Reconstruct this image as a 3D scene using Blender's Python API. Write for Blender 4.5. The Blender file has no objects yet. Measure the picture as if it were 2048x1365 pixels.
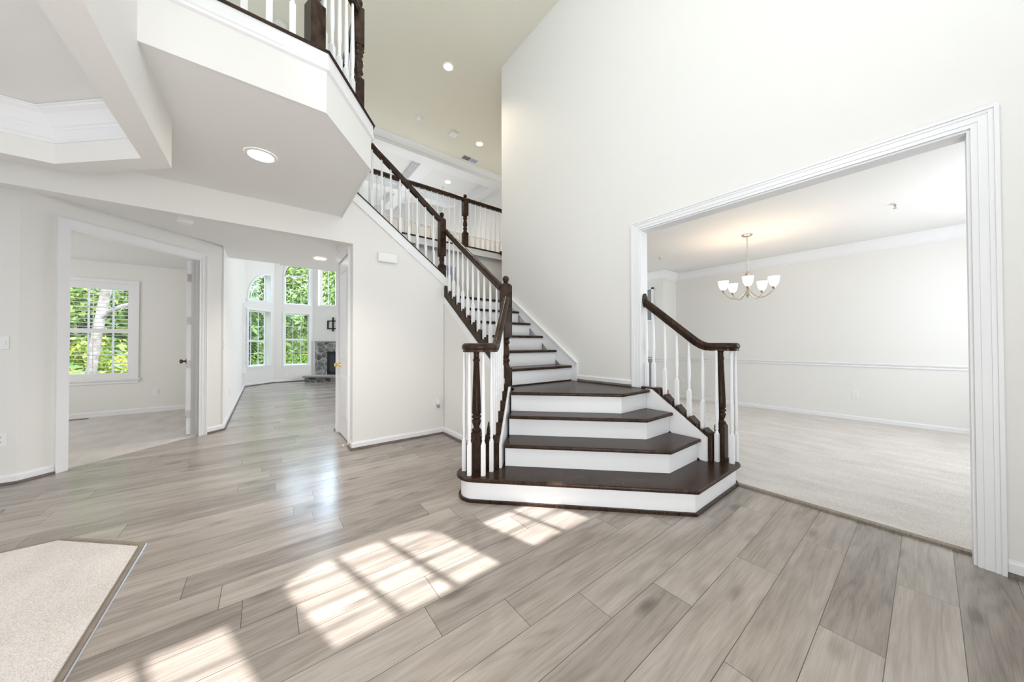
import bpy, bmesh, math, random
from mathutils import Vector, Matrix
C = bpy.context.scene.collection
SC = bpy.context.scene
rnd = random.Random(7)
PI = math.pi

# ------------------------------------------------------------------ camera
W, H, F = 2048, 1365, 641.0
cam_d = bpy.data.cameras.new('camera')
cam = bpy.data.objects.new('camera', cam_d); C.objects.link(cam)
cam_d.sensor_fit = 'HORIZONTAL'; cam_d.sensor_width = 36.0
cam_d.lens = 36.0 * F / W
cam_d.clip_start = 0.02; cam_d.clip_end = 200
YAW, PITCH, ROLL = math.radians(37.62), math.radians(0.62), math.radians(0.12)
fw = Vector((math.sin(YAW)*math.cos(PITCH), math.cos(YAW)*math.cos(PITCH), math.sin(PITCH)))
rt = Vector((math.cos(YAW), -math.sin(YAW), 0)); dn = fw.cross(rt)
r2 = math.cos(ROLL)*rt + math.sin(ROLL)*dn
d2 = -math.sin(ROLL)*rt + math.cos(ROLL)*dn
m = Matrix((r2, -d2, -fw)).transposed().to_4x4(); m.translation = Vector((0, 0, 1.18))
cam.matrix_world = m
SC.camera = cam

# ------------------------------------------------------------------ world, sun, area lights, exposure
SC.view_settings.view_transform = 'Standard'
SC.view_settings.look = 'None'
SC.view_settings.gamma = 1.0
SC.view_settings.use_curve_mapping = False
SC.view_settings.exposure = 0.94
wd = bpy.data.worlds.new('world'); SC.world = wd; wd.use_nodes = True
bg = wd.node_tree.nodes['Background']
bg.inputs[0].default_value = (0.80, 0.90, 1.0, 1); bg.inputs[1].default_value = 2.3
SUN_K = 1.30
sd = bpy.data.lights.new('sun', 'SUN'); sd.energy = 5.5; sd.angle = math.radians(0.5); sd.color = (1.0, 0.985, 0.965)
so = bpy.data.objects.new('sun', sd); C.objects.link(so)
so.rotation_euler = Vector((-0.295, 1.0, -SUN_K)).to_track_quat('-Z', 'Y').to_euler()
so.location = (3, -8, 12)

def area(name, loc, aim, sx, sy, power, col=(1, 1, 1)):
    l = bpy.data.lights.new(name, 'AREA'); l.shape = 'RECTANGLE'; l.size = sx; l.size_y = sy
    l.energy = power; l.color = col
    o = bpy.data.objects.new(name, l); C.objects.link(o); o.location = loc
    o.rotation_euler = Vector(aim).to_track_quat('-Z', 'Y').to_euler()
    return o
DAY = (0.88, 0.94, 1.0)
area('fill_foyer_window', (2.4, -1.1, 4.0), (-1.0, 0.2, -0.15), 1.4, 1.6, 24, DAY)  # added panel by the high front window, turned sideways to brighten the beam
area('fill_upper_left', (-0.44, 0.7, 4.2), (1, 0.10, 0.45), 1.5, 1.8, 46, DAY)  # added fill on the windowless upper left wall, brightens the right wall
area('fill_entry', (0.0, -1.1, 0.95), (0.02, 1, 0.34), 2.0, 1.5, 50, (0.97, 0.985, 1.0))  # added low fill behind the camera, lifts the header and balcony underside
area('daylight_dining_windows', (5.4, -1.1, 1.6), (0, 1, 0.0), 2.4, 1.8, 30, DAY)
area('fill_living', (-4.6, 1.2, 1.5), (1, 0.1, 0.0), 3.2, 1.9, 27, DAY)  # added light panel out of view inside the living room, no window there
area('fill_study', (-4.3, 6.6, 1.6), (1, 0.0, 0.0), 1.6, 1.8, 20, (0.95, 0.96, 0.96))  # added fill at the unseen left of the study, away from its window
area('fill_great_room', (4.4, 8.0, 1.5), (-1, 0.45, 0.1), 2.2, 2.2, 74, DAY)  # added fill hidden on the windowless right side of the great room
area('fill_great_ceiling', (3.3, 9.0, 3.6), (-0.1, -0.2, 0.95), 2.0, 1.5, 3, DAY)  # added fill aimed up at the coffered ceiling, no opening there
area('fill_bay_outside', (0.6, 14.6, 5.6), (0, -1, -0.5), 5.0, 2.6, 620, (0.58, 0.74, 1.0))  # added bluish panel outdoors above the sightline, puts glare on the hall floor

# ------------------------------------------------------------------ materials
def newmat(name):
    mt = bpy.data.materials.new(name); mt.use_nodes = True
    nt = mt.node_tree
    return mt, nt, nt.nodes['Principled BSDF']
def N(nt, t, **kw):
    n = nt.nodes.new(t)
    for k, v in kw.items(): setattr(n, k, v)
    return n
def plain(name, col, rough=0.5, metal=0.0, bump=0.0, bscale=200.0, spec=0.5):
    mt, nt, b = newmat(name)
    b.inputs['Base Color'].default_value = (*col, 1); b.inputs['Roughness'].default_value = rough
    b.inputs['Metallic'].default_value = metal; b.inputs['Specular IOR Level'].default_value = spec
    tc = N(nt, 'ShaderNodeTexCoord'); nz = N(nt, 'ShaderNodeTexNoise'); nz.inputs['Scale'].default_value = bscale
    nt.links.new(tc.outputs['Object'], nz.inputs['Vector'])
    if bump:
        bp = N(nt, 'ShaderNodeBump'); bp.inputs['Strength'].default_value = bump; bp.inputs['Distance'].default_value = 0.002
        nt.links.new(nz.outputs['Fac'], bp.inputs['Height']); nt.links.new(bp.outputs[0], b.inputs['Normal'])
    return mt
def emit(name, col, s):
    mt, nt, b = newmat(name)
    b.inputs['Base Color'].default_value = (*col, 1)
    b.inputs['Emission Color'].default_value = (*col, 1); b.inputs['Emission Strength'].default_value = s
    return mt
M = {}
M['paint'] = plain('wall_paint', (0.81, 0.797, 0.768), 0.6, bump=0.04, bscale=350, spec=0.3)
M['ceil'] = plain('ceiling_paint', (0.83, 0.82, 0.80), 0.7, bump=0.03, bscale=300, spec=0.2)
M['ceiltan'] = plain('foyer_ceiling_paint', (0.82, 0.79, 0.685), 0.7, bump=0.03, bscale=300, spec=0.2)
M['trim'] = plain('white_trim_paint', (0.84, 0.84, 0.85), 0.35, spec=0.5)
M['white'] = plain('white_plastic', (0.85, 0.85, 0.84), 0.35)
M['grey'] = plain('grey_slots', (0.16, 0.16, 0.17), 0.6)
M['nickel'] = plain('brushed_nickel', (0.52, 0.45, 0.37), 0.3, 1.0)
M['satin'] = plain('satin_nickel', (0.42, 0.40, 0.37), 0.45, 0.6)
M['brass'] = plain('polished_brass', (0.85, 0.60, 0.22), 0.18, 1.0)
M['bronze'] = plain('dark_bronze', (0.10, 0.085, 0.07), 0.35, 0.8)
M['black'] = plain('black_metal', (0.012, 0.012, 0.013), 0.4, 0.3)
M['vinyl'] = plain('window_vinyl', (0.82, 0.84, 0.87), 0.4)
M['ventblue'] = plain('return_grille_enamel', (0.46, 0.50, 0.66), 0.45)
M['darkglass'] = plain('dark_glass', (0.03, 0.035, 0.05), 0.08)
M['greyglass'] = plain('obscure_glass', (0.25, 0.26, 0.28), 0.25)
M['bulb'] = emit('lamp_disc', (1.0, 0.86, 0.70), 14.0)
M['metalstrip'] = plain('metal_edge', (0.75, 0.76, 0.8), 0.25, 1.0)

def wood_mat(name, dark, light, rough, scale=1.0):
    mt, nt, b = newmat(name)
    tc = N(nt, 'ShaderNodeTexCoord'); mp = N(nt, 'ShaderNodeMapping')
    mp.inputs['Scale'].default_value = (6*scale, 6*scale, 6*scale)
    nt.links.new(tc.outputs['Object'], mp.inputs['Vector'])
    n1 = N(nt, 'ShaderNodeTexNoise'); n1.inputs['Scale'].default_value = 2.0; n1.inputs['Detail'].default_value = 6
    nt.links.new(mp.outputs[0], n1.inputs['Vector'])
    mp2 = N(nt, 'ShaderNodeMapping'); mp2.inputs['Scale'].default_value = (14, 120, 14)
    mp2.inputs['Rotation'].default_value = (0.5, 0.5, 0.8)
    nt.links.new(tc.outputs['Object'], mp2.inputs['Vector'])
    n2 = N(nt, 'ShaderNodeTexNoise'); n2.inputs['Scale'].default_value = 1.0; n2.inputs['Detail'].default_value = 5
    nt.links.new(mp2.outputs[0], n2.inputs['Vector'])
    ma = N(nt, 'ShaderNodeMath', operation='MULTIPLY_ADD'); ma.inputs[1].default_value = 0.6
    nt.links.new(n2.outputs['Fac'], ma.inputs[0])
    mu = N(nt, 'ShaderNodeMath', operation='MULTIPLY'); mu.inputs[1].default_value = 0.4
    nt.links.new(n1.outputs['Fac'], mu.inputs[0]); nt.links.new(mu.outputs[0], ma.inputs[2])
    cr = N(nt, 'ShaderNodeValToRGB'); e = cr.color_ramp.elements
    e[0].position = 0.34; e[0].color = (*dark, 1); e[1].position = 0.68; e[1].color = (*light, 1)
    nt.links.new(ma.outputs[0], cr.inputs[0]); nt.links.new(cr.outputs[0], b.inputs['Base Color'])
    b.inputs['Roughness'].default_value = rough; b.inputs['Specular IOR Level'].default_value = 0.18
    bp = N(nt, 'ShaderNodeBump'); bp.inputs['Strength'].default_value = 0.08; bp.inputs['Distance'].default_value = 0.002
    nt.links.new(n2.outputs['Fac'], bp.inputs['Height']); nt.links.new(bp.outputs[0], b.inputs['Normal'])
    return mt
M['dark'] = wood_mat('dark_stained_oak', (0.012, 0.006, 0.004), (0.066, 0.037, 0.023), 0.27)
M['shoe'] = wood_mat('brown_shoe_wood', (0.10, 0.085, 0.075), (0.20, 0.17, 0.15), 0.4)
M['rawoak'] = wood_mat('bare_orange_oak', (0.22, 0.10, 0.03), (0.42, 0.20, 0.07), 0.5)

def floor_mat():
    mt, nt, b = newmat('grey_oak_planks')
    L = nt.links.new
    tc = N(nt, 'ShaderNodeTexCoord'); sp = N(nt, 'ShaderNodeSeparateXYZ'); L(tc.outputs['Object'], sp.inputs[0])
    def mth(op, a, b_=None, c=None):
        n = N(nt, 'ShaderNodeMath', operation=op)
        for i, v in enumerate((a, b_, c)):
            if v is None: continue
            if isinstance(v, (int, float)): n.inputs[i].default_value = v
            else: L(v, n.inputs[i])
        return n.outputs[0]
    PW, PL_ = 0.1835, 1.22
    v = mth('DIVIDE', mth('SUBTRACT', sp.outputs['Y'], 0.108), PW)
    row = mth('FLOOR', v); fv = mth('FRACT', v)
    wn = N(nt, 'ShaderNodeTexWhiteNoise', noise_dimensions='1D'); L(row, wn.inputs['W'])
    u = mth('DIVIDE', mth('ADD', sp.outputs['X'], mth('MULTIPLY', wn.outputs['Value'], 7.3)), PL_)
    colm = mth('FLOOR', u); fu = mth('FRACT', u)
    cb = N(nt, 'ShaderNodeCombineXYZ'); L(row, cb.inputs[0]); L(colm, cb.inputs[1])
    wn2 = N(nt, 'ShaderNodeTexWhiteNoise', noise_dimensions='2D'); L(cb.outputs[0], wn2.inputs['Vector'])
    pid = wn2.outputs['Value']
    # seams
    du = mth('MULTIPLY', mth('MINIMUM', fu, mth('SUBTRACT', 1.0, fu)), PL_)
    dv = mth('MULTIPLY', mth('MINIMUM', fv, mth('SUBTRACT', 1.0, fv)), PW)
    dd = mth('MINIMUM', du, dv)
    seam = mth('LESS_THAN', dd, 0.0011)
    # local plank coords for grain
    gx = mth('ADD', sp.outputs['X'], mth('MULTIPLY', pid, 37.0))
    gy = mth('ADD', sp.outputs['Y'], mth('MULTIPLY', pid, 11.0))
    gc = N(nt, 'ShaderNodeCombineXYZ'); L(gx, gc.inputs[0]); L(gy, gc.inputs[1]); L(mth('MULTIPLY', pid, 5.0), gc.inputs[2])
    # warp field -> cathedral rings
    mpw = N(nt, 'ShaderNodeMapping'); mpw.inputs['Scale'].default_value = (0.62, 7.5, 1); L(gc.outputs[0], mpw.inputs[0])
    nw = N(nt, 'ShaderNodeTexNoise'); nw.inputs['Scale'].default_value = 1.0; nw.inputs['Detail'].default_value = 2.5; L(mpw.outputs[0], nw.inputs['Vector'])
    ring = mth('SINE', mth('MULTIPLY', nw.outputs['Fac'], 70.0))
    ring = mth('POWER', mth('MULTIPLY_ADD', ring, 0.5, 0.5), 2.0)
    mpf = N(nt, 'ShaderNodeMapping'); mpf.inputs['Scale'].default_value = (9.0, 260.0, 1); L(gc.outputs[0], mpf.inputs[0])
    nf = N(nt, 'ShaderNodeTexNoise'); nf.inputs['Scale'].default_value = 1.0; nf.inputs['Detail'].default_value = 4; L(mpf.outputs[0], nf.inputs['Vector'])
    mpl = N(nt, 'ShaderNodeMapping'); mpl.inputs['Scale'].default_value = (2.2, 14.0, 1); L(gc.outputs[0], mpl.inputs[0])
    nl = N(nt, 'ShaderNodeTexNoise'); nl.inputs['Scale'].default_value = 1.0; nl.inputs['Detail'].default_value = 3; L(mpl.outputs[0], nl.inputs['Vector'])
    # knots
    mpk = N(nt, 'ShaderNodeMapping'); mpk.inputs['Scale'].default_value = (2.2, 6.0, 1); L(gc.outputs[0], mpk.inputs[0])
    vk = N(nt, 'ShaderNodeTexVoronoi'); vk.inputs['Scale'].default_value = 1.0; L(mpk.outputs[0], vk.inputs['Vector'])
    knot = N(nt, 'ShaderNodeMapRange'); L(vk.outputs['Distance'], knot.inputs[0])
    knot.inputs[1].default_value = 0.03; knot.inputs[2].default_value = 0.22; knot.inputs[3].default_value = 1.0; knot.inputs[4].default_value = 0.0
    tone = mth('MULTIPLY_ADD', ring, -0.13, 0.53)
    tone = mth('ADD', tone, mth('MULTIPLY', mth('SUBTRACT', nf.outputs['Fac'], 0.5), 0.55))
    tone = mth('ADD', tone, mth('MULTIPLY', mth('SUBTRACT', nl.outputs['Fac'], 0.5), 0.8))
    tone = mth('ADD', tone, mth('MULTIPLY', mth('SUBTRACT', pid, 0.5), 0.38))
    tone = mth('SUBTRACT', tone, mth('MULTIPLY', knot.outputs[0], 0.42))
    cr = N(nt, 'ShaderNodeValToRGB'); e = cr.color_ramp.elements
    e[0].position = 0.0; e[0].color = (0.150, 0.125, 0.106, 1)
    e[1].position = 1.0; e[1].color = (0.49, 0.437, 0.392, 1)
    x = e.new(0.5); x.color = (0.325, 0.282, 0.248, 1)
    L(tone, cr.inputs[0])
    mx = N(nt, 'ShaderNodeMixRGB'); L(seam, mx.inputs[0]); L(cr.outputs[0], mx.inputs[1]); mx.inputs[2].default_value = (0.05, 0.042, 0.036, 1)
    L(mx.outputs[0], b.inputs['Base Color'])
    rg = mth('MULTIPLY_ADD', nf.outputs['Fac'], 0.14, 0.16); L(rg, b.inputs['Roughness'])
    b.inputs['Specular IOR Level'].default_value = 0.7
    hgt = mth('SUBTRACT', mth('MULTIPLY', nf.outputs['Fac'], 0.25), seam)
    bp = N(nt, 'ShaderNodeBump'); bp.inputs['Strength'].default_value = 0.12; bp.inputs['Distance'].default_value = 0.0015
    L(hgt, bp.inputs['Height']); L(bp.outputs[0], b.inputs['Normal'])
    return mt
M['planks'] = floor_mat()

def carpet_mat():
    mt, nt, b = newmat('beige_cut_pile_carpet'); L = nt.links.new
    tc = N(nt, 'ShaderNodeTexCoord')
    n1 = N(nt, 'ShaderNodeTexNoise'); n1.inputs['Scale'].default_value = 260; n1.inputs['Detail'].default_value = 3; L(tc.outputs['Object'], n1.inputs['Vector'])
    mp = N(nt, 'ShaderNodeMapping'); mp.inputs['Scale'].default_value = (3.0, 1.2, 1); L(tc.outputs['Object'], mp.inputs[0])
    n2 = N(nt, 'ShaderNodeTexNoise'); n2.inputs['Scale'].default_value = 2; n2.inputs['Detail'].default_value = 5; L(mp.outputs[0], n2.inputs['Vector'])
    ad = N(nt, 'ShaderNodeMath', operation='MULTIPLY_ADD'); L(n1.outputs['Fac'], ad.inputs[0]); ad.inputs[1].default_value = 0.75; 
    mu = N(nt, 'ShaderNodeMath', operation='MULTIPLY'); L(n2.outputs['Fac'], mu.inputs[0]); mu.inputs[1].default_value = 0.25; L(mu.outputs[0], ad.inputs[2])
    cr = N(nt, 'ShaderNodeValToRGB'); e = cr.color_ramp.elements
    e[0].position = 0.30; e[0].color = (0.44, 0.405, 0.375, 1); e[1].position = 0.62; e[1].color = (0.82, 0.775, 0.735, 1)
    L(ad.outputs[0], cr.inputs[0]); L(cr.outputs[0], b.inputs['Base Color'])
    b.inputs['Roughness'].default_value = 0.95; b.inputs['Specular IOR Level'].default_value = 0.1
    bp = N(nt, 'ShaderNodeBump'); bp.inputs['Strength'].default_value = 0.6; bp.inputs['Distance'].default_value = 0.006
    L(n1.outputs['Fac'], bp.inputs['Height']); L(bp.outputs[0], b.inputs['Normal'])
    return mt
M['carpet'] = carpet_mat()

def stone_mat():
    mt, nt, b = newmat('grey_fieldstone'); L = nt.links.new
    tc = N(nt, 'ShaderNodeTexCoord')
    mp = N(nt, 'ShaderNodeMapping'); mp.inputs['Scale'].default_value = (5.0, 5.0, 7.5); L(tc.outputs['Object'], mp.inputs[0])
    v = N(nt, 'ShaderNodeTexVoronoi', feature='DISTANCE_TO_EDGE'); L(mp.outputs[0], v.inputs['Vector']); v.inputs['Scale'].default_value = 1
    vc = N(nt, 'ShaderNodeTexVoronoi'); L(mp.outputs[0], vc.inputs['Vector']); vc.inputs['Scale'].default_value = 1
    cr = N(nt, 'ShaderNodeValToRGB'); e = cr.color_ramp.elements; e[0].position = 0.02; e[0].color = (0.32, 0.31, 0.29, 1); e[1].position = 0.04; e[1].color = (0, 0, 0, 1)
    L(v.outputs['Distance'], cr.inputs[0])
    c2 = N(nt, 'ShaderNodeValToRGB'); e = c2.color_ramp.elements; e[0].color = (0.07, 0.07, 0.075, 1); e[1].color = (0.32, 0.31, 0.30, 1)
    sx = N(nt, 'ShaderNodeSeparateXYZ'); L(vc.outputs['Color'], sx.inputs[0]); L(sx.outputs[0], c2.inputs[0])
    n1 = N(nt, 'ShaderNodeTexNoise'); n1.inputs['Scale'].default_value = 18; n1.inputs['Detail'].default_value = 5; L(tc.outputs['Object'], n1.inputs['Vector'])
    mm = N(nt, 'ShaderNodeMixRGB', blend_type='OVERLAY'); mm.inputs[0].default_value = 0.7; L(c2.outputs[0], mm.inputs[1]); L(n1.outputs['Fac'], mm.inputs[2])
    ad = N(nt, 'ShaderNodeMixRGB', blend_type='ADD'); ad.inputs[0].default_value = 1; L(mm.outputs[0], ad.inputs[1]); L(cr.outputs[0], ad.inputs[2])
    L(ad.outputs[0], b.inputs['Base Color']); b.inputs['Roughness'].default_value = 0.8
    bp = N(nt, 'ShaderNodeBump'); bp.inputs['Strength'].default_value = 0.9; bp.inputs['Distance'].default_value = 0.04
    L(v.outputs['Distance'], bp.inputs['Height']); L(bp.outputs[0], b.inputs['Normal'])
    return mt
M['stone'] = stone_mat()
M['slab'] = plain('grey_bluestone', (0.33, 0.32, 0.31), 0.7, bump=0.6, bscale=30)

def leaf_mat(name, a, c):
    mt, nt, b = newmat(name); L = nt.links.new
    oi = N(nt, 'ShaderNodeNewGeometry')
    cr = N(nt, 'ShaderNodeValToRGB'); e = cr.color_ramp.elements; e[0].color = (*a, 1); e[1].color = (*c, 1)
    L(oi.outputs['Random Per Island'], cr.inputs[0]); L(cr.outputs[0], b.inputs['Base Color'])
    b.inputs['Roughness'].default_value = 0.5
    tr = N(nt, 'ShaderNodeBsdfTranslucent'); L(cr.outputs[0], tr.inputs[0])
    mx = N(nt, 'ShaderNodeMixShader'); mx.inputs[0].default_value = 0.35
    L(b.outputs[0], mx.inputs[1]); L(tr.outputs[0], mx.inputs[2])
    L(mx.outputs[0], nt.nodes['Material Output'].inputs['Surface'])
    return mt
M['leafA'] = leaf_mat('summer_leaf', (0.10, 0.22, 0.04), (0.60, 0.78, 0.15))
M['leafB'] = leaf_mat('dark_leaf', (0.05, 0.12, 0.04), (0.46, 0.62, 0.20))
M['leafC'] = leaf_mat('yellow_green_leaf', (0.24, 0.38, 0.03), (0.80, 0.85, 0.08))
M['lawn'] = plain('lawn', (0.10, 0.18, 0.04), 0.9, bump=0.5, bscale=60)

def bark_mat():
    mt, nt, b = newmat('pale_bark'); L = nt.links.new
    tc = N(nt, 'ShaderNodeTexCoord'); n1 = N(nt, 'ShaderNodeTexNoise'); n1.inputs['Scale'].default_value = 7; n1.inputs['Detail'].default_value = 6
    L(tc.outputs['Object'], n1.inputs['Vector'])
    cr = N(nt, 'ShaderNodeValToRGB'); e = cr.color_ramp.elements; e[0].position = 0.35; e[0].color = (0.20, 0.17, 0.15, 1); e[1].position = 0.6; e[1].color = (0.38, 0.35, 0.35, 1)
    L(n1.outputs['Fac'], cr.inputs[0]); L(cr.outputs[0], b.inputs['Base Color']); b.inputs['Roughness'].default_value = 0.9
    return mt
M['bark'] = bark_mat()

def glass_mat():
    mt, nt, b = newmat('window_glass'); L = nt.links.new
    t = N(nt, 'ShaderNodeBsdfTransparent'); t.inputs[0].default_value = (0.97, 0.985, 0.98, 1)
    g = N(nt, 'ShaderNodeBsdfGlossy'); g.inputs['Roughness'].default_value = 0.02
    mx = N(nt, 'ShaderNodeMixShader'); mx.inputs[0].default_value = 0.05
    L(t.outputs[0], mx.inputs[1]); L(g.outputs[0], mx.inputs[2]); L(mx.outputs[0], nt.nodes['Material Output'].inputs['Surface'])
    return mt
M['glass'] = glass_mat()

def shade_mat():
    mt, nt, b = newmat('frosted_shade_glass')
    b.inputs['Base Color'].default_value = (0.95, 0.92, 0.86, 1); b.inputs['Roughness'].default_value = 0.4
    b.inputs['Emission Color'].default_value = (1.0, 0.90, 0.76, 1); b.inputs['Emission Strength'].default_value = 0.55
    return mt
M['shade'] = shade_mat()

# ------------------------------------------------------------------ mesh helpers
class MB:
    def __init__(s): s.v = []; s.f = []
    def add(s, vs, fs):
        o = len(s.v); s.v += [tuple(x) for x in vs]; s.f += [[i+o for i in f] for f in fs]; return s
    def box(s, x0, x1, y0, y1, z0, z1, M_=None):
        vs = [(x, y, z) for z in (z0, z1) for y in (y0, y1) for x in (x0, x1)]
        if M_ is not None: vs = [tuple(M_(*p)) for p in vs]
        return s.add(vs, [(0,2,3,1),(4,5,7,6),(0,1,5,4),(2,6,7,3),(0,4,6,2),(1,3,7,5)])
    def prism(s, pts, a0, a1, T=None):
        """polygon pts in a plane, extruded a0..a1; T maps (p,q,a)->xyz"""
        T = T or (lambda p, q, a: (p, q, a))
        n = len(pts)
        vs = [T(p, q, a0) for p, q in pts] + [T(p, q, a1) for p, q in pts]
        fs = [list(range(n))[::-1], [i+n for i in range(n)]] + [[i, (i+1) % n, (i+1) % n+n, i+n] for i in range(n)]
        return s.add(vs, fs)
    def lathe(s, prof, c=(0, 0), n=16, sq=False, rot=0.0, cap=True):
        """prof: (radius, z); sq -> four-sided with radius = half width"""
        k = 4 if sq else n
        rr = math.sqrt(2) if sq else 1.0
        rot = PI/4+rot if sq else rot
        vs = []
        for r, z in prof:
            for i in range(k):
                a = 2*PI*i/k+rot; vs.append((c[0]+r*rr*math.cos(a), c[1]+r*rr*math.sin(a), z))
        fs = [[j*k+i, j*k+(i+1) % k, (j+1)*k+(i+1) % k, (j+1)*k+i] for j in range(len(prof)-1) for i in range(k)]
        if cap: fs += [list(range(k))[::-1], [(len(prof)-1)*k+i for i in range(k)]]
        return s.add(vs, fs)
    def sweep(s, prof, path, up=(0, 0, 1), closed=False, caps=True):
        up = Vector(up); P = [Vector(p) for p in path]; n = len(P); k = len(prof); vs = []
        for i, p in enumerate(P):
            if closed: a, b = P[i-1], P[(i+1) % n]
            else: a, b = P[max(i-1, 0)], P[min(i+1, n-1)]
            t1 = (p-a).normalized() if (p-a).length > 1e-9 else (b-p).normalized()
            t2 = (b-p).normalized() if (b-p).length > 1e-9 else t1
            t = (t1+t2).normalized()
            sd_ = t.cross(up).normalized(); uu = sd_.cross(t).normalized()
            cosx = max(0.35, t.dot(t1))
            # mitre: widen along the side direction for horizontal bends
            h1 = Vector((t1.x, t1.y, 0)); h2 = Vector((t2.x, t2.y, 0))
            w = 1.0
            if h1.length > 1e-6 and h2.length > 1e-6:
                c_ = max(-1, min(1, h1.normalized().dot(h2.normalized()))); w = 1/max(0.5, math.sqrt((1+c_)/2))
            for q, r in prof: vs.append(p+sd_*q*w+uu*r)
        fs = []
        for i in range(n if closed else n-1):
            j = (i+1) % n
            for q in range(k): fs.append([i*k+q, i*k+(q+1) % k, j*k+(q+1) % k, j*k+q])
        if caps and not closed: fs += [list(range(k))[::-1], [(n-1)*k+q for q in range(k)]]
        return s.add(vs, fs)
    def tube(s, path, r, n=8): 
        return s.sweep([(r*math.cos(2*PI*i/n), r*math.sin(2*PI*i/n)) for i in range(n)], path, up=(0.013, 0.017, 1))
    def build(s, name, mat, parent=None, smooth=False, bevel=0.0, loc=None):
        me = bpy.data.meshes.new(name); me.from_pydata(s.v, [], s.f); me.validate()
        bm = bmesh.new(); bm.from_mesh(me); bmesh.ops.recalc_face_normals(bm, faces=bm.faces); bm.to_mesh(me); bm.free()
        me.materials.append(M[mat] if isinstance(mat, str) else mat)
        if smooth:
            for p in me.polygons: p.use_smooth = True
            try: me.set_sharp_from_angle(angle=math.radians(38))
            except Exception: pass
        o = bpy.data.objects.new(name, me); C.objects.link(o)
        if parent is not None: o.parent = parent
        if loc is not None: o.location = loc
        if bevel:
            bv = o.modifiers.new('soft_edges', 'BEVEL'); bv.width = bevel; bv.segments = 3; bv.limit_method = 'ANGLE'; bv.angle_limit = math.radians(40)
        return o
def struct(o): o['kind'] = 'structure'; return o
def tag(o, label, cat, group=None):
    o['label'] = label; o['category'] = cat
    if group: o['group'] = group
    return o
def thing(name, loc, label, cat, group=None):
    o = bpy.data.objects.new(name, None); C.objects.link(o); o.location = loc; o.empty_display_size = 0.05
    bpy.context.view_layer.update()
    return tag(o, label, cat, group)
def part(mb, name, mat, root, **kw):
    """mesh given in world coordinates, parented to a root that only has a location"""
    l = root.location
    mb.v = [(x-l.x, y-l.y, z-l.z) for x, y, z in mb.v]
    return mb.build(name, mat, root, **kw)
def sub(mb, name, mat, par, root, **kw):
    l = root.location
    mb.v = [(x-l.x, y-l.y, z-l.z) for x, y, z in mb.v]
    return mb.build(name, mat, par, **kw)
class Frame:
    """wall frame: u along the wall, n towards the room, z up"""
    def __init__(s, o, u, n):
        s.o = Vector((o[0], o[1], 0)); s.u = Vector((u[0], u[1], 0)).normalized(); s.n = Vector((n[0], n[1], 0)).normalized()
    def __call__(s, u, n, z): return s.o+s.u*u+s.n*n+Vector((0, 0, z))
    def box(s, mb, u0, u1, n0, n1, z0, z1): return mb.box(u0, u1, n0, n1, z0, z1, M_=s)

def wall(name, fr, u0, u1, z0, z1, th, holes=(), mat='paint'):
    """th thick behind the face n=0; holes: (u0,u1,z0,z1[,topfn])"""
    mb = MB()
    us = sorted(set([u0, u1]+[h[0] for h in holes]+[h[1] for h in holes]))
    for a, b in zip(us[:-1], us[1:]):
        mid = (a+b)/2; hs = sorted([h for h in holes if h[0] < mid < h[1]], key=lambda h: h[2])
        z = z0
        for h in hs:
            if h[2] > z+1e-6: fr.box(mb, a, b, -th, 0, z, h[2])
            if len(h) > 4:
                n = 20
                for i in range(n):
                    ua, ub = a+(b-a)*i/n, a+(b-a)*(i+1)/n
                    za, zb = h[4](ua), h[4](ub)
                    zt = max(za, zb, h[3])
                    zc = h[5]
                    mb.prism([(ua, za), (ub, zb), (ub, zc), (ua, zc)], -th, 0, T=lambda p, q, r: tuple(fr(p, r, q)))
                z = h[5]
            else: z = h[3]
        if z1 > z+1e-6: fr.box(mb, a, b, -th, 0, z, z1)
    return struct(mb.build(name, mat))

def casing(name, fr, u0, u1, z0, z1, w=0.085, sill=False, mat='trim', bottom=False, parent=None):
    """stepped moulding round an opening; legs to z0"""
    mb = MB()
    for (a, b, t) in ((0.0, 0.022, 0.012), (0.022, w*0.62, 0.016), (w*0.62, w*0.82, 0.020), (w*0.82, w, 0.026)):
        fr.box(mb, u0-b, u0-a, 0, t, z0, z1+b); fr.box(mb, u1+a, u1+b, 0, t, z0, z1+b)
        fr.box(mb, u0-a, u1+a, 0, t, z1+a, z1+b)
        if bottom: fr.box(mb, u0-b, u1+b, 0, t, z0-b, z0-a)
    if parent is not None:
        return part(mb, 'casing', mat, parent)
    return struct(mb.build(name, mat))

def baseboard(name, pts, z=0.0, side=1, shoe=True, h=0.085, t=0.014):
    """pts: polyline along the wall face (x,y); side=+1 board on the left of travel"""
    s = side
    prof = [(0, 0), (-s*t, 0), (-s*t, h*0.78), (-s*t*0.5, h*0.9), (-s*t*0.4, h), (0, h)]
    o = struct(MB().sweep(prof, [(x, y, z) for x, y in pts]).build(name, 'trim'))
    if shoe:
        prof = [(-s*t, 0), (-s*(t+0.018), 0), (-s*(t+0.016), 0.01), (-s*(t+0.008), 0.02), (-s*t, 0.022)]
        MB().sweep(prof, [(x, y, z+0.001) for x, y in pts]).build('shoe_molding', 'shoe', o)
    return o

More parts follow.
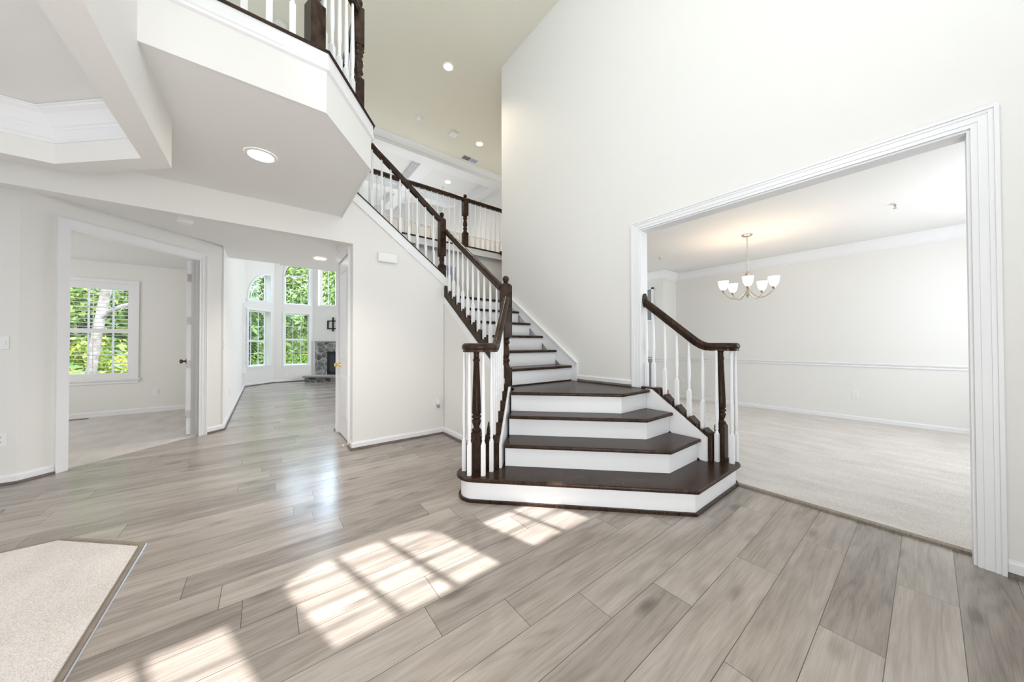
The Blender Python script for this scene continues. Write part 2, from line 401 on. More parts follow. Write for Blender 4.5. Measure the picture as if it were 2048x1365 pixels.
# ------------------------------------------------------------------ room shell
Z2 = 2.955          # second floor level
struct(MB().box(-6, 7.3, -1.32, 13.2, -0.12, 0.0).build('floor', 'planks'))
struct(MB().box(3.165, 7.169, -1.19, 3.379, 0.0, 0.014).build('floor_dining', 'carpet'))
struct(MB().prism([(-5.9, -1.19), (-0.578, -1.19), (-0.578, 2.81), (-0.975, 3.186), (-5.9, 3.186)], 0.0, 0.014).build('floor_living', 'carpet'))
struct(MB().prism([(-4.6, 8.29), (-4.6, 1.81+0), (-1.50+0.0, 4.99), (-0.74, 5.75), (-0.62, 5.87), (-0.62, 8.29)][0:1]+[(-4.6, 4.95), (-1.55, 4.95), (-0.70, 5.80), (-0.70, 8.29)], 0.0, 0.012).build('floor_study', 'carpet'))
# threshold strips
mb = MB(); mb.sweep([(-0.005, 0), (-0.03, 0.0), (-0.03, 0.004), (-0.018, 0.011), (-0.005, 0.013)], [(-0.548, -1.19, 0.001), (-0.548, 2.835, 0.001), (-0.96, 3.222, 0.001), (-5.9, 3.222, 0.001)])
o = struct(mb.build('trim_1', 'shoe'))
M['strip'] = wood_mat('greige_transition_strip', (0.20, 0.165, 0.13), (0.33, 0.28, 0.23), 0.4); o.data.materials[0] = M['strip']
MB().sweep([(0.002, 0), (-0.004, 0), (-0.004, 0.008), (0.002, 0.006)], [(-0.548, -1.19, 0.001), (-0.548, 2.835, 0.001)]).build('metal_edge', 'metalstrip', o)
MB().box(3.122, 3.165, -0.149, 1.1, 0.0005, 0.014).build('trim_2', 'strip'); struct(bpy.data.objects['trim_2'])

# right wall of the foyer with the wide dining opening
fr_r = Frame((3.0, 0), (0, 1), (-1, 0))
wall('wall_right', fr_r, -1.2, 4.155, 0, 5.65, 0.12, [(-0.15, 1.772, 0, 2.335)])
mb = MB()      # jamb lining
mb.box(3.0, 3.12, -0.15, -0.138, 0, 2.335); mb.box(3.0, 3.12, 1.760, 1.772, 0, 2.335); mb.box(3.0, 3.12, -0.138, 1.760, 2.323, 2.335)
struct(mb.build('trim_3', 'trim'))
mb = MB(); w = 0.085
for (a, b, t) in ((0.0, 0.022, 0.012), (0.022, w*0.62, 0.016), (w*0.62, w*0.82, 0.020), (w*0.82, w, 0.026)):
    fr_r.box(mb, -0.15-b, -0.15-a, 0, t, 0, 2.335+b); fr_r.box(mb, 1.772+a, 1.772+b, 0, t, 0.745, 2.335+b)
    fr_r.box(mb, -0.15-a, 1.772+a, 0, t, 2.335+a, 2.335+b)
struct(mb.build('trim_4', 'trim'))
baseboard('baseboard_right', [(3.0, -0.237), (3.0, -1.19)], side=-1)
baseboard('baseboard_stair', [(3.0, 2.575), (3.0, 1.859)], z=0.742, side=-1, h=0.075)

# back wall of the foyer: header over the hall opening and the raked wall beside the upper flight
YW = 3.96
cap = lambda x: 2.088+(1.927-x)*0.744
T_xz = lambda p, q, a: (p, a, q)
mb = MB()
mb.prism([(0.785, 0), (1.90, 0), (1.90, 2.09), (0.66, 2.09+1.24*0.744), (0.66, 2.6), (0.66, 2.325), (0.785, 2.325)], YW, YW+0.11, T=T_xz)
mb.box(-5.9, 0.66, YW, YW+0.11, 2.325, 2.6)
struct(mb.build('wall_back', 'paint'))
# raked cap and trim board
mb = MB()
mb.prism([(1.905, cap(1.905)-0.115), (1.905, cap(1.905)-0.004), (0.668, cap(0.668)-0.004), (0.668, cap(0.668)-0.115)], YW-0.012, YW-0.0005, T=T_xz)
mb.prism([(1.905, cap(1.905)-0.135), (1.905, cap(1.905)-0.115), (0.668, cap(0.668)-0.115), (0.668, cap(0.668)-0.135)], YW-0.02, YW-0.0005, T=T_xz)
struct(mb.build('trim_5', 'trim'))
baseboard('baseboard_back', [(1.90, YW), (0.786, YW), (0.786, 4.10)], side=1)
# white corner post at the foot of the raked wall
struct(MB().box(1.9, 1.955, YW, YW+0.11, 1.845, 2.085).build('trim_6', 'trim'))

# wall under the lower flight
nos = lambda y: 0.925+(y-2.64)*0.728
T_yz = lambda p, q, a: (a, p, q)
mb = MB().prism([(2.60, 0), (3.955, 0), (3.955, nos(3.955)-0.06), (2.60, nos(2.60)-0.06)], 1.90, 1.96, T=T_yz)
struct(mb.build('wall_stair', 'paint'))
mb = MB().prism([(2.62, nos(2.62)-0.15), (3.955, nos(3.955)-0.15), (3.955, nos(3.955)-0.055), (2.62, nos(2.62)-0.055)], 1.889, 1.8995, T=T_yz)
struct(mb.build('trim_7', 'trim'))
baseboard('baseboard_understair', [(1.90, 2.60), (1.90, 3.945)], side=1)

# landing back wall (below the overlook)
struct(MB().box(0.905, 5.1, 5.04, 5.14, 0, 2.6).build('wall_landing', 'paint'))
struct(MB().box(4.5, 4.6, 4.16, 5.04, 1.85, 5.65).build('wall_landing_end', 'paint'))
struct(MB().box(3.12, 4.6, 4.05, 4.155, 1.80, 5.65).build('wall_landing_side', 'paint'))
mb = MB(); mb.box(0.70, 4.5, 5.022, 5.0395, 2.83, 2.925); mb.box(0.70, 4.5, 5.016, 5.0395, 2.815, 2.835)
struct(mb.build('trim_8', 'trim'))

# second floor slab, balcony front with its trim
bal = [(-0.595, 2.23), (0.283, 2.23), (0.658, 2.731), (0.660, 3.96)]
mb = MB()
mb.prism([(-5.9, -1.2), (-0.596, -1.2)]+bal+[(0.66, 5.14), (5.1, 5.14), (5.1, 6.92), (-5.9, 6.92)], 2.6, Z2-0.02)
struct(mb.build('ceiling_balcony', 'ceil'))
mb = MB()     # painted drywall face of the balcony
mb.sweep([(0, 0), (0.012, 0), (0.012, 0.345), (0, 0.345)], [(-0.475, 2.23, 2.59), (0.283, 2.23, 2.59), (0.658, 2.731, 2.59), (0.66, 3.958, 2.59)])
struct(mb.build('wall_balcony', 'paint'))
mb = MB()
mb.sweep([(0.012, 0), (0.030, 0.005), (0.036, 0.016), (0.030, 0.028), (0.026, 0.034), (0.026, 0.105), (0.012, 0.105)], [(-0.475, 2.23, 2.842), (0.283, 2.23, 2.842), (0.658, 2.731, 2.842), (0.66, 3.958, 2.842)])
struct(mb.build('trim_9', 'trim'))
mb = MB()
mb.sweep([(-0.20, 0.0), (0.036, 0), (0.042, 0.006), (0.036, 0.014), (-0.20, 0.014)], [(-0.475, 2.23, 2.948), (0.283, 2.23, 2.948), (0.658, 2.731, 2.948), (0.66, 3.945, 2.948)])
struct(mb.build('trim_10', 'dark'))
mb = MB().box(0.70, 4.5, 5.008, 5.20, 2.93, 2.948)
struct(mb.build('trim_11', 'dark'))

# wall rising on the living room beam, and the beam itself
struct(MB().box(-0.595, -0.475, -1.2, 2.23, 2.6, 5.65).build('wall_upper', 'paint'))
outer = [(-0.475, -1.2), (-0.475, 2.915), (-0.985, 3.402), (-5.9, 3.402)]
inner = [(-5.9, 3.282), (-1.034, 3.282), (-0.593, 2.868), (-0.593, -1.2)]
struct(MB().prism(outer+inner, 2.303, 2.6).build('wall_living_header', 'paint'))
# crown in the living room (two steps)
def crown_profile(s, hgt, prj):
    p = [(0, -hgt), (0.012, -hgt), (0.012, -hgt*0.86), (0.022, -hgt*0.80), (prj*0.40, -hgt*0.55), (prj*0.62, -hgt*0.30), (prj*0.85, -hgt*0.16), (prj*0.90, -hgt*0.10), (prj, -hgt*0.07), (prj, 0), (0, 0)]
    return [(q*s, r) for q, r in p]
path = [(-0.593, -1.19, 2.598), (-0.593, 2.868, 2.598), (-1.034, 3.282, 2.598), (-5.8, 3.282, 2.598)]
mb = MB().sweep(crown_profile(-1, 0.10, 0.10), path)
p2 = [(x, y, 2.5) for x, y, z in path]
mb.sweep([(0, -0.075), (-0.010, -0.075), (-0.018, -0.065), (-0.018, -0.055), (-0.010, -0.05), (-0.010, 0.0), (0, 0)], p2)
struct(mb.build('trim_12', 'trim'))

# foyer ceiling
struct(MB().box(-5.9, 5.1, -1.32, 6.95, 5.65, 5.77).build('ceiling', 'ceiltan'))
# front wall with the high three part window above the door (behind the viewpoint)
YF = -1.2
fr_f = Frame((0, YF), (1, 0), (0, 1))
arc = lambda u: 4.06+0.16*math.sqrt(max(0, 1-((u-1.3935)/0.3975)**2))
wins = [(0.278, 0.768, 3.41, 3.95), (2.03, 2.527, 3.41, 3.95)]
wall('wall_front', fr_f, -5.9, 7.3, 0, 5.65, 0.03, [wins[0], wins[1], (0.996, 1.791, 3.41, 4.06, arc, 4.4)])
mb = MB()
for (a, b, z0, z1) in wins:
    fr_f.box(mb, (a+b)/2-0.017, (a+b)/2+0.017, -0.02, -0.008, z0, z1); fr_f.box(mb, a, b, -0.02, -0.008, 3.669, 3.691)
for k in (1, 2): 
    u = 0.996+0.795*k/3; fr_f.box(mb, u-0.021, u+0.021, -0.02, -0.008, 3.41, 4.19)
for z in (3.57, 3.775, 4.03): fr_f.box(mb, 0.996, 1.791, -0.02, -0.008, z-0.007, z+0.007)
struct(mb.build('window_1', 'vinyl'))
# outer enclosure, unseen sides
struct(MB().box(-6.0, -5.9, -1.32, 13.2, 0, 5.65).build('wall_left', 'paint'))

# dining room
struct(MB().box(7.17, 7.29, -1.2, 3.38, 0, 2.72).build('wall_dining', 'paint'))
struct(MB().box(6.608, 7.29, 3.38, 3.50, 0, 2.72).build('wall_dining_return', 'paint'))
struct(MB().box(6.608, 6.73, 3.50, 5.04, 0, 2.72).build('wall_dining_far', 'paint'))
struct(MB().prism([(3.12, -1.2), (7.29, -1.2), (7.29, 5.04), (4.6, 5.04), (4.6, 4.04), (3.12, 4.04)], 2.72, 2.84).build('ceiling_dining', 'ceil'))
struct(MB().box(3.12, 4.6, 3.93, 4.04, 0, 2.72).build('wall_dining_back', 'paint'))
path = [(7.17, -1.19, 2.719), (7.17, 3.38, 2.719), (6.608, 3.38, 2.719), (6.608, 5.03, 2.719)]
struct(MB().sweep(crown_profile(-1, 0.165, 0.10), path).build('trim_13', 'trim'))
rail_p = [(0, 0), (-0.012, 0.004), (-0.016, 0.018), (-0.012, 0.028), (-0.02, 0.040), (-0.030, 0.052), (-0.030, 0.062), (0, 0.066)]
struct(MB().sweep(rail_p, [(x, y, 0.822) for x, y, z in path]).build('trim_14', 'trim'))
baseboard('baseboard_dining', [(x, y) for x, y, z in path], z=0.012, side=1, shoe=False, h=0.065)
# dining side door and grille window on the far wall
mb = MB()
fr_d = Frame((6.608, 0), (0, 1), (-1, 0))
fr_d.box(mb, 3.60, 4.25, 0, 0.02, 0.013, 0.905)
struct(mb.build('door_1', 'greyglass'))
mb = MB(); fr_d.box(mb, 3.585, 3.625, 0, 0.03, 1.70, 2.40); fr_d.box(mb, 3.585, 4.25, 0, 0.03, 2.365, 2.40); fr_d.box(mb, 3.585, 4.25, 0, 0.03, 1.67, 1.705); fr_d.box(mb, 3.745, 3.77, 0, 0.028, 1.70, 2.37)
wn = struct(mb.build('window_2', 'vinyl'))
mb = MB(); fr_d.box(mb, 3.62, 4.25, 0.001, 0.012, 1.705, 2.366); mb.build('pane', 'greyglass', wn)

# hall: right wall with the closet door, ceiling, headers, left wall
fr_h = Frame((0.79, 0), (0, 1), (-1, 0))
wall('wall_hall_right', fr_h, YW+0.11, 5.04, 0, 2.535, 0.11, [(4.20, 4.86, 0, 2.285)])
struct(MB().prism([(-5.8, 4.071), (0.789, 4.071), (0.789, 5.145), (5.1, 5.145), (5.1, 6.58), (-0.46, 6.58), (-0.46, 5.85), (-1.5, 4.9), (-5.8, 4.9)], 2.535, 2.6).build('ceiling_hall', 'ceil'))
casing('trim_15', fr_h, 4.20, 4.86, 0, 2.285, w=0.075)
baseboard('baseboard_hall_right', [(0.79, 4.937), (0.79, 5.04)], side=1)
S2 = 2**-0.5
fr_s = Frame((-1.49, 4.97), (1, 1), (1, -1))          # study doorway wall, runs at 45 degrees
fr_s.o = Vector((-1.49, 4.97, 0))
u_l = -0.27; u_r = 1.245
wall('wall_study', fr_s, u_l, 1.43, 0, 2.56, 0.12, [(0.018, 1.150, 0, 2.295)])
casing('trim_16', fr_s, 0.018, 1.150, 0, 2.295, w=0.085)
mb = MB()
fr_s.box(mb, 0.006, 0.018, -0.12, 0.0, 0, 2.295); fr_s.box(mb, 1.150, 1.162, -0.12, 0, 0, 2.295); fr_s.box(mb, 0.018, 1.150, -0.12, 0, 2.283, 2.295)
struct(mb.build('trim_17', 'trim'))
pL = fr_s(u_l, 0, 0); pR = fr_s(1.43, 0, 0)
struct(MB().box(-5.9, pL.x, pL.y, pL.y+0.11, 0, 2.56).build('wall_passage', 'paint'))
baseboard('baseboard_passage', [(-5.8, pL.y), (pL.x, pL.y), tuple(fr_s(-0.07, 0, 0))[:2]], side=-1)
baseboard('baseboard_hall', [tuple(fr_s(1.24, 0, 0))[:2], tuple(fr_s(1.455, 0, 0))[:2], (-0.46, 11.82)], side=-1)
struct(MB().box(-0.58, -0.46, 5.985, 11.82, 0, 5.75).build('wall_hall_left', 'paint'))
# study
struct(MB().box(-4.7, -0.58, 8.29, 8.30, 0, 0.01).build('trim_18', 'trim'))
fr_w = Frame((0, 8.30), (1, 0), (0, -1))
SW = (-3.35, -1.775, 0.62, 2.22)
wall('wall_study_far', fr_w, -4.7, -0.58, 0, 2.56, 0.14, [SW])
struct(MB().box(-4.8, -4.7, 4.9, 8.44, 0, 2.56).build('wall_study_left', 'paint'))
struct(MB().prism([(-4.7, 4.9), (-1.56, 4.9), (-0.58, 5.99), (-0.58, 8.3), (-4.7, 8.3)], 2.56, 2.6).build('ceiling_study', 'ceil'))
baseboard('baseboard_study', [(-4.69, 8.30), (-0.59, 8.30)], z=0.012, side=-1, shoe=False)

# great room: octagonal bay
fr_a = Frame((-0.46, 11.82), (1, 1), (1, -1))
fr_b = Frame((0.22, 12.5), (1, 0), (0, -1))
fr_c = Frame((1.25, 12.5), (1, -1), (-1, -1))
A_LO, A_UP = (0.115, 0.83, 0.56, 2.20), (0.115, 0.83, 2.49, 2.52)
B_LO, B_UP = (0.275, 0.935, 0.535, 2.19), (0.275, 0.935, 2.49, 3.42)
C_UP = (0.215, 1.0, 2.48, 4.4)
arcA = lambda u: 2.52+0.80*math.sqrt(max(0, 1-((0.83-u)/0.715)**2))
arcB = lambda u: 3.42+0.62*math.sqrt(max(0, 1-((0.935-u)/0.66)**2))
wall('wall_bay_left', fr_a, 0, 0.962, 0, 5.75, 0.2, [A_LO, A_UP+(arcA, 3.6)])
wall('wall_bay', fr_b, 0, 1.03, 0, 5.75, 0.16, [B_LO, B_UP+(arcB, 4.3)])
wall('wall_fireplace', fr_c, 0, 5.45, 0, 5.75, 0.16, [C_UP])
baseboard('baseboard_bay', [(-0.46, 11.82), (0.22, 12.5), (1.25, 12.5)], side=-1)
struct(MB().box(5.1, 5.2, 4.155, 8.7, 0, 5.75).build('wall_great_right', 'paint'))
struct(MB().box(-0.6, 5.2, 6.95, 12.8, 5.72, 5.84).build('ceiling_great', 'ceil'))
# beam between the foyer ceiling and the great room with its crown, and the coffer beams
struct(MB().box(-0.46, 5.1, 6.95, 7.28, 5.46, 5.72).build('trim_19', 'trim'))
struct(MB().sweep(crown_profile(1, 0.12, 0.11), [(-5.8, 6.95, 5.649), (5.1, 6.95, 5.649)]).build('trim_20', 'trim'))
mb = MB()
for x0, x1 in ((0.9, 1.2), (2.93, 3.23), (4.87, 5.1)):
    mb.box(x0, x1, 7.28, 12.4 if x1 < 2 else 10.5 if x1 < 4 else 8.8, 5.50, 5.72)
    for xa, s in ((x0, -1), (x1, 1)):
        if xa > 5: continue
        mb.box(min(xa, xa+s*0.05), max(xa, xa+s*0.05), 7.28, 8.8, 5.64, 5.72)
        mb.box(min(xa, xa+s*0.025), max(xa, xa+s*0.025), 7.28, 8.8, 5.58, 5.64)
mb.box(-0.46, 4.9, 8.95, 9.25, 5.49, 5.72); mb.box(-0.4, 4.87, 7.28, 7.33, 5.64, 5.72); mb.box(-0.4, 4.87, 8.9, 8.95, 5.62, 5.72)
struct(mb.build('trim_21', 'trim'))
# knee wall across the overlook hall
struct(MB().box(0.2, 5.1, 6.92, 7.02, 2.6, 3.885).build('wall_overlook', 'paint'))
struct(MB().box(0.2, 5.1, 6.90, 7.04, 3.885, 3.905).build('trim_22', 'trim'))

# ------------------------------------------------------------------ staircase
R_ = 0.185
st = thing('staircase', (2.0, 2.0, 0), 'flared staircase of dark oak treads and white risers rising to a turned landing', 'staircase')
def arcpts(cx, cy, r, a0, a1, n=14): return [(cx+r*math.cos(math.radians(a0+(a1-a0)*i/n)), cy+r*math.sin(math.radians(a0+(a1-a0)*i/n))) for i in range(n+1)]
def tread_prism(pts, ztop, th=0.03, name='tread'):
    mb = MB().prism(pts, ztop-th, ztop)
    return part(mb, name, 'dark', st, bevel=0.011)
# first step, rounded at both ends
def first(r_l, d):
    # d: inset
    return [(1.75, 2.36)] + arcpts(1.33, 2.18, 0.159-d, 75, 225) + [(2.333+0.41*d, 0.952+d), (3.07, 0.952+d)] + arcpts(3.09, 1.09, 0.138-d, -90, 0, 8)[1:] + [(3.228-d, 1.13), (2.955, 1.30), (2.0, 2.33)]
tread_prism(first(0, 0.0), R_)
part(MB().prism(first(0, 0.034), 0.0, R_-0.031), 'riser', 'trim', st)
part(MB().prism(first(0, 0.016), 0.0005, 0.022), 'shoe_molding', 'dark', st)
# scotia under the first nosing
part(MB().prism(first(0, 0.026), R_-0.042, R_-0.031), 'cove_molding', 'trim', st)
def left_on(c): # intersection of X+Y=c with the left stringer's inner face X-Y=-0.560
    return ((c-0.560)/2, (c+0.560)/2)
for k, (c, yf, cr, yr) in {2: (3.630, 1.190, 3.690, 1.222), 3: (3.945, 1.425, 4.035, 1.465)}.items():
    cn, yn = {2: (3.945, 1.425), 3: (4.16, 1.645)}[k]
    l = left_on(c); l2 = left_on(cn+0.16)
    tread_prism([l, (c-yf, yf), (2.960, yf), (2.960, yn+0.10), (cn+0.16-yn-0.1, yn+0.10), l2], R_*k)
    l = left_on(cr); l2 = left_on(cr+0.1)
    part(MB().prism([l, (cr-yr, yr), (2.956, yr), (2.956, yr+0.02), (cr-yr+0.008, yr+0.02), (l[0]+0.014, l[1]+0.014)], R_*(k-1)+0.001, R_*k-0.031), 'riser', 'trim', st)
c = 4.16; l = left_on(c)
tread_prism([l, (c-1.645, 1.645), (2.955, 1.645), (2.99, 1.70), (2.998, 1.772), (2.998, 2.76), (1.975, 2.76), (1.975, 2.53)], R_*4)
cr = 4.235; l = left_on(cr)
part(MB().prism([l, (cr-1.69, 1.69), (2.956, 1.69), (2.956, 1.71), (cr-1.69+0.008, 1.71), (l[0]+0.014, l[1]+0.014)], R_*3+0.001, R_*4-0.031), 'riser', 'trim', st)
RUN = 0.254; Y5 = 2.645
for k in range(5, 11):
    yn = Y5+RUN*(k-5)
    y1 = yn+RUN+0.05 if k < 10 else 5.02
    if k < 10: tread_prism([(1.985, yn), (2.962, yn), (2.962, y1), (1.985, y1)], R_*k)
    else: tread_prism([(1.985, yn), (2.962, yn), (2.962, 4.16), (4.49, 4.16), (4.49, 5.02), (0.72, 5.02), (0.72, 4.08), (1.985, 4.08)][:5]+[(1.96, 5.02), (1.96, 4.08), (1.985, 4.08)], R_*k)
    part(MB().box(1.985, 2.962, yn+0.03, yn+0.045, R_*(k-1)+0.001, R_*k-0.031), 'riser', 'trim', st)
# dark cove where the first straight riser and the wall meet the winder tread
part(MB().box(1.985, 2.955, 2.655, 2.675, R_*4+0.0005, R_*4+0.012), 'shoe_molding', 'dark', st)
part(MB().sweep([(-0.012, 0), (-0.028, 0), (-0.014, 0.014)], [(2.999, 2.60, R_*4), (2.999, 1.86, R_*4)]), 'shoe_molding', 'dark', st)
# upper flight treads and risers
for k in range(11, 16):
    x = 1.90-0.245*(k-11)
    part(MB().box(max(0.665, x-0.29), x, 4.09, 5.00, R_*k-0.03, R_*k), 'tread', 'dark', st, bevel=0.01)
    part(MB().box(x-0.045, x-0.03, 4.09, 5.00, R_*(k-1)+0.001, R_*k-0.031), 'riser', 'trim', st)
# wall skirt board
ys = [(2.578, 0.742), (2.578, 0.964), (3.90, 0.964+1.322*0.718), (4.15, 0.964+1.322*0.718), (4.15, 1.855), (3.97, 1.855), (2.70, 0.80), (2.66, 0.742)]
part(MB().prism(ys, 2.963, 2.9995, T=T_yz), 'skirt_board', 'trim', st)
e = [(2.578, 0.82), (2.578, 0.964), (3.90, 0.964+1.322*0.718)]
mb = MB().sweep([(0.0, -0.016), (-0.016, -0.012), (-0.016, 0.004), (0, 0.004)], [(2.963, y, z) for y, z in e[1:]])
part(mb, 'skirt_molding', 'trim', st)
# left stringer, flared part at 45 degrees: local p along (1,1), a across
def T45(p, q, a): return (1.470+p*S2+a*S2, 2.140+p*S2-a*S2, q)
# across axis: +a = towards the steps
L45 = 0.565
notch = []
nb45 = [0.075, 0.185, 0.295, 0.405, 0.51]
ztop45 = lambda p: 0.385+(p/L45)*0.385
pts = [(0, R_), (0, 0.385)]
for p in nb45:
    pts += [(p-0.03, ztop45(p-0.03)+0.02), (p-0.024, ztop45(p)), (p+0.024, ztop45(p)), (p+0.026, ztop45(p)+0.03)]
pts += [(L45, 0.79), (L45+0.06, 0.79), (L45+0.06, R_)]
part(MB().prism(pts, -0.085, 0.036, T=T45), 'stringer', 'dark', st)
part(MB().prism([(0, R_+0.001), (0, 0.375), (L45-0.03, 0.765), (L45+0.03, 0.765), (L45+0.03, R_*3), (0.30, R_+0.001)], 0.037, 0.056, T=T45), 'skirt_board', 'trim', st)
# left stringer along the straight flight
pts = [(2.70, nos(2.70)-0.055)]
yb = [2.765+0.122*i for i in range(11)]
zb = [nos(y)+0.045 for y in yb]
pts += [(2.70, nos(2.70)+0.06)]
for y, z in zip(yb, zb):
    pts += [(y-0.036, nos(y-0.036)+0.095), (y-0.034, z), (y+0.024, z), (y+0.026, z+0.055)]
pts += [(4.02, nos(4.02)+0.085), (4.02, nos(4.02)-0.055)]
part(MB().prism(pts, 1.902, 1.975, T=T_yz), 'stringer', 'dark', st)
# right stringer by the dining opening: white inner board, brown notched board
part(MB().prism([(1.150, R_+0.001), (1.150, 0.385), (1.64, 0.742), (1.70, 0.742), (1.70, R_*3), (1.2, R_+0.001)], 2.962, 2.985, T=T_yz), 'skirt_board', 'trim', st)
ybr = [1.215, 1.330, 1.440, 1.552, 1.665]; zbr = [0.438, 0.522, 0.606, 0.690, 0.757]
pts = [(1.125, R_+0.001), (1.125, 0.405)]
for y, z in zip(ybr, zbr):
    if z < 0.75: pts += [(y-0.028, z+0.014), (y-0.026, z), (y+0.024, z), (y+0.026, z+0.036)]
pts += [(1.60, 0.757), (1.757, 0.757), (1.757, R_+0.001)]
part(MB().prism(pts, 2.986, 3.088, T=T_yz), 'stringer', 'dark', st)
part(MB().box(2.99, 3.15, 1.20, 1.757, 0.001, R_), 'stringer', 'trim', st)
mb = MB().prism([(1.535, 0.695), (1.587, 0.695), (1.587, 0.765), (1.535, 0.735)], 3.0885, 3.094, T=T_yz)
part(mb, 'bare_wood_block', 'rawoak', st)

# ------------------------------------------------------------------ balusters, newels, rails
RAIL = [(-0.031, 0.004), (-0.030, 0.022), (-0.022, 0.034), (-0.008, 0.040), (0.008, 0.040), (0.022, 0.034), (0.030, 0.022), (0.031, 0.004),
        (0.026, -0.006), (0.022, -0.010), (0.022, -0.028), (-0.022, -0.028), (-0.022, -0.010), (-0.026, -0.006)]
def baluster(parent, x, y, z0, z1, hb=0.235, root=None, rot=0.0, name='baluster'):
    mb = MB()
    mb.lathe([(0.0155, z0), (0.0155, z0+hb)], (x, y), sq=True, rot=rot)
    mb.lathe([(0.0155, z0+hb), (0.0150, z0+hb+0.010), (0.0105, z0+hb+0.022), (0.0095, z0+hb+0.030), (0.0130, z0+hb+0.040), (0.0130, z0+hb+0.046),
              (0.0100, z0+hb+0.054), (0.0125, z0+hb+0.064), (0.0125, z0+hb+0.070), (0.0108, z0+hb+0.078), (0.0155, z0+hb+0.13), (0.0160, z0+hb+0.17),
              (0.0090, z1)], (x, y), n=12)
    return part(mb, name, 'trim', root, smooth=True)
def ball_newel(root, x, y, z0, zb, zt, ztop, w=0.044, rot=0.0, lower_w=None):
    """square base z0..zb, turned zb..zt, square block zt.., chamfer, ball finial to ztop"""
    mb = MB(); lw = w
    mb.lathe([(lw, z0), (lw, zb-0.012)], (x, y), sq=True, rot=rot)
    h = zt-zb
    mb.lathe([(lw*1.0, zb-0.012), (lw*0.72, zb+0.02*1), (lw*0.62, zb+0.04), (lw*0.86, zb+0.055), (lw*0.86, zb+0.07), (lw*0.60, zb+0.085), (lw*0.86, zb+0.11+h*0.05),
              (lw*0.90, zb+0.12+h*0.08), (lw*0.74, zb+h*0.62), (lw*0.60, zt-0.075), (lw*0.86, zt-0.06), (lw*0.86, zt-0.045), (lw*0.62, zt-0.03), (lw*0.95, zt-0.008), (lw*0.95, zt)], (x, y), n=16)
    zblk = ztop-0.105
    mb.lathe([(lw, zt), (lw, zblk), (lw*0.62, zblk+0.024)], (x, y), sq=True, rot=rot)
    rb = w*0.74; zc = ztop-rb*0.92
    prof = [(w*0.55, zblk+0.020), (w*0.62, zblk+0.028), (w*0.40, zblk+0.036), (w*0.62, zblk+0.046)]
    prof += [(max(0.002, rb*math.cos(math.radians(a))), zc+rb*0.92*math.sin(math.radians(a))) for a in (-40, -20, 0, 20, 40, 60, 75, 90)]
    mb.lathe(prof, (x, y), n=16)
    return part(mb, 'newel_post', 'dark', root, smooth=True)
def volute_newel(root, x, y, z0, z1, rot=0.0):
    mb = MB(); w = 0.039
    mb.lathe([(w, z0), (w, z0+0.295), (w*0.8, z0+0.31)], (x, y), sq=True, rot=rot)
    b = z0+0.305
    mb.lathe([(0.030, b), (0.038, b+0.012), (0.038, b+0.022), (0.027, b+0.030), (0.022, b+0.042), (0.030, b+0.062), (0.037, b+0.085), (0.036, b+0.095), (0.025, b+0.108), (0.038, b+0.116), (0.038, b+0.128), (0.028, b+0.136), (0.037, b+0.150),
              (0.036, b+0.20), (0.023, z1-0.085), (0.028, z1-0.078), (0.028, z1-0.068), (0.023, z1-0.062), (0.022, z1-0.02), (0.029, z1-0.008), (0.029, z1)], (x, y), n=12)
    return part(mb, 'newel_post', 'dark', root, smooth=True)

# --- left railing: volute, flared section, straight flight up to the landing newel
lr = thing('stair_railing', (1.6, 2.4, 0), 'long curling dark handrail with white balusters on the open side of the stairs', 'railing')
NL = (1.326, 2.182)
N2 = (1.955, 2.640)
zv = 1.150
path = []
for i in range(15):
    a = math.radians(-270+225*i/14); r = 0.062+(0.139-0.062)*(i/14)
    path.append((NL[0]+r*math.cos(a), NL[1]+r*math.sin(a), zv))
x0, y0 = NL[0]+0.139*S2, NL[1]-0.139*S2
Lr = 0.700
for i in range(1, 15):
    s = Lr*i/14
    zz = zv + (0.0 if s < 0.03 else 0.80*(s-0.03)**2/(2*0.14) if s < 0.17 else 0.80*(s-0.10))
    f = s/Lr; bend = max(0, f-0.6)
    path.append((x0+s*S2-0.06*bend*0, y0+s*S2, zz))
mb = MB().sweep(RAIL, path)
mb.lathe([(0.055, zv-0.026), (0.068, zv-0.006), (0.072, zv+0.004), (0.070, zv+0.022), (0.055, zv+0.036), (0.002, zv+0.041)], NL, n=24)
part(mb, 'handrail', 'dark', lr, smooth=True)
zend45 = path[-1][2]
volute_newel(lr, NL[0], NL[1], R_, zv-0.02, rot=PI/4)
ball_newel(lr, N2[0], N2[1], R_*4, 0.955, 1.255, 1.885, w=0.046)
for (x, y) in ((1.252, 2.245), (1.238, 2.140), (1.318, 2.070), (1.415, 2.103)): baluster(lr, x, y, R_, zv-0.024, rot=PI/4, root=lr)
def z45(p):
    s = p+0.06
    return zv + (0.0 if s < 0.03 else 0.80*(s-0.03)**2/(2*0.14) if s < 0.17 else 0.80*(s-0.10))
for p in nb45:
    q = T45(p, 0, -0.02)
    baluster(lr, q[0], q[1], ztop45(p), z45(p)-0.025, rot=PI/4, root=lr)
# straight flight rail
N3 = (1.925, 3.99)
rz = lambda y: 1.765+(y-2.69)*0.742
part(MB().sweep(RAIL, [(1.93, 2.682, rz(2.682)), (1.93, 3.955, rz(3.955))]), 'handrail', 'dark', lr, smooth=True)
for y, z in zip(yb, zb): baluster(lr, 1.93, y, z, rz(y)-0.03, root=lr)

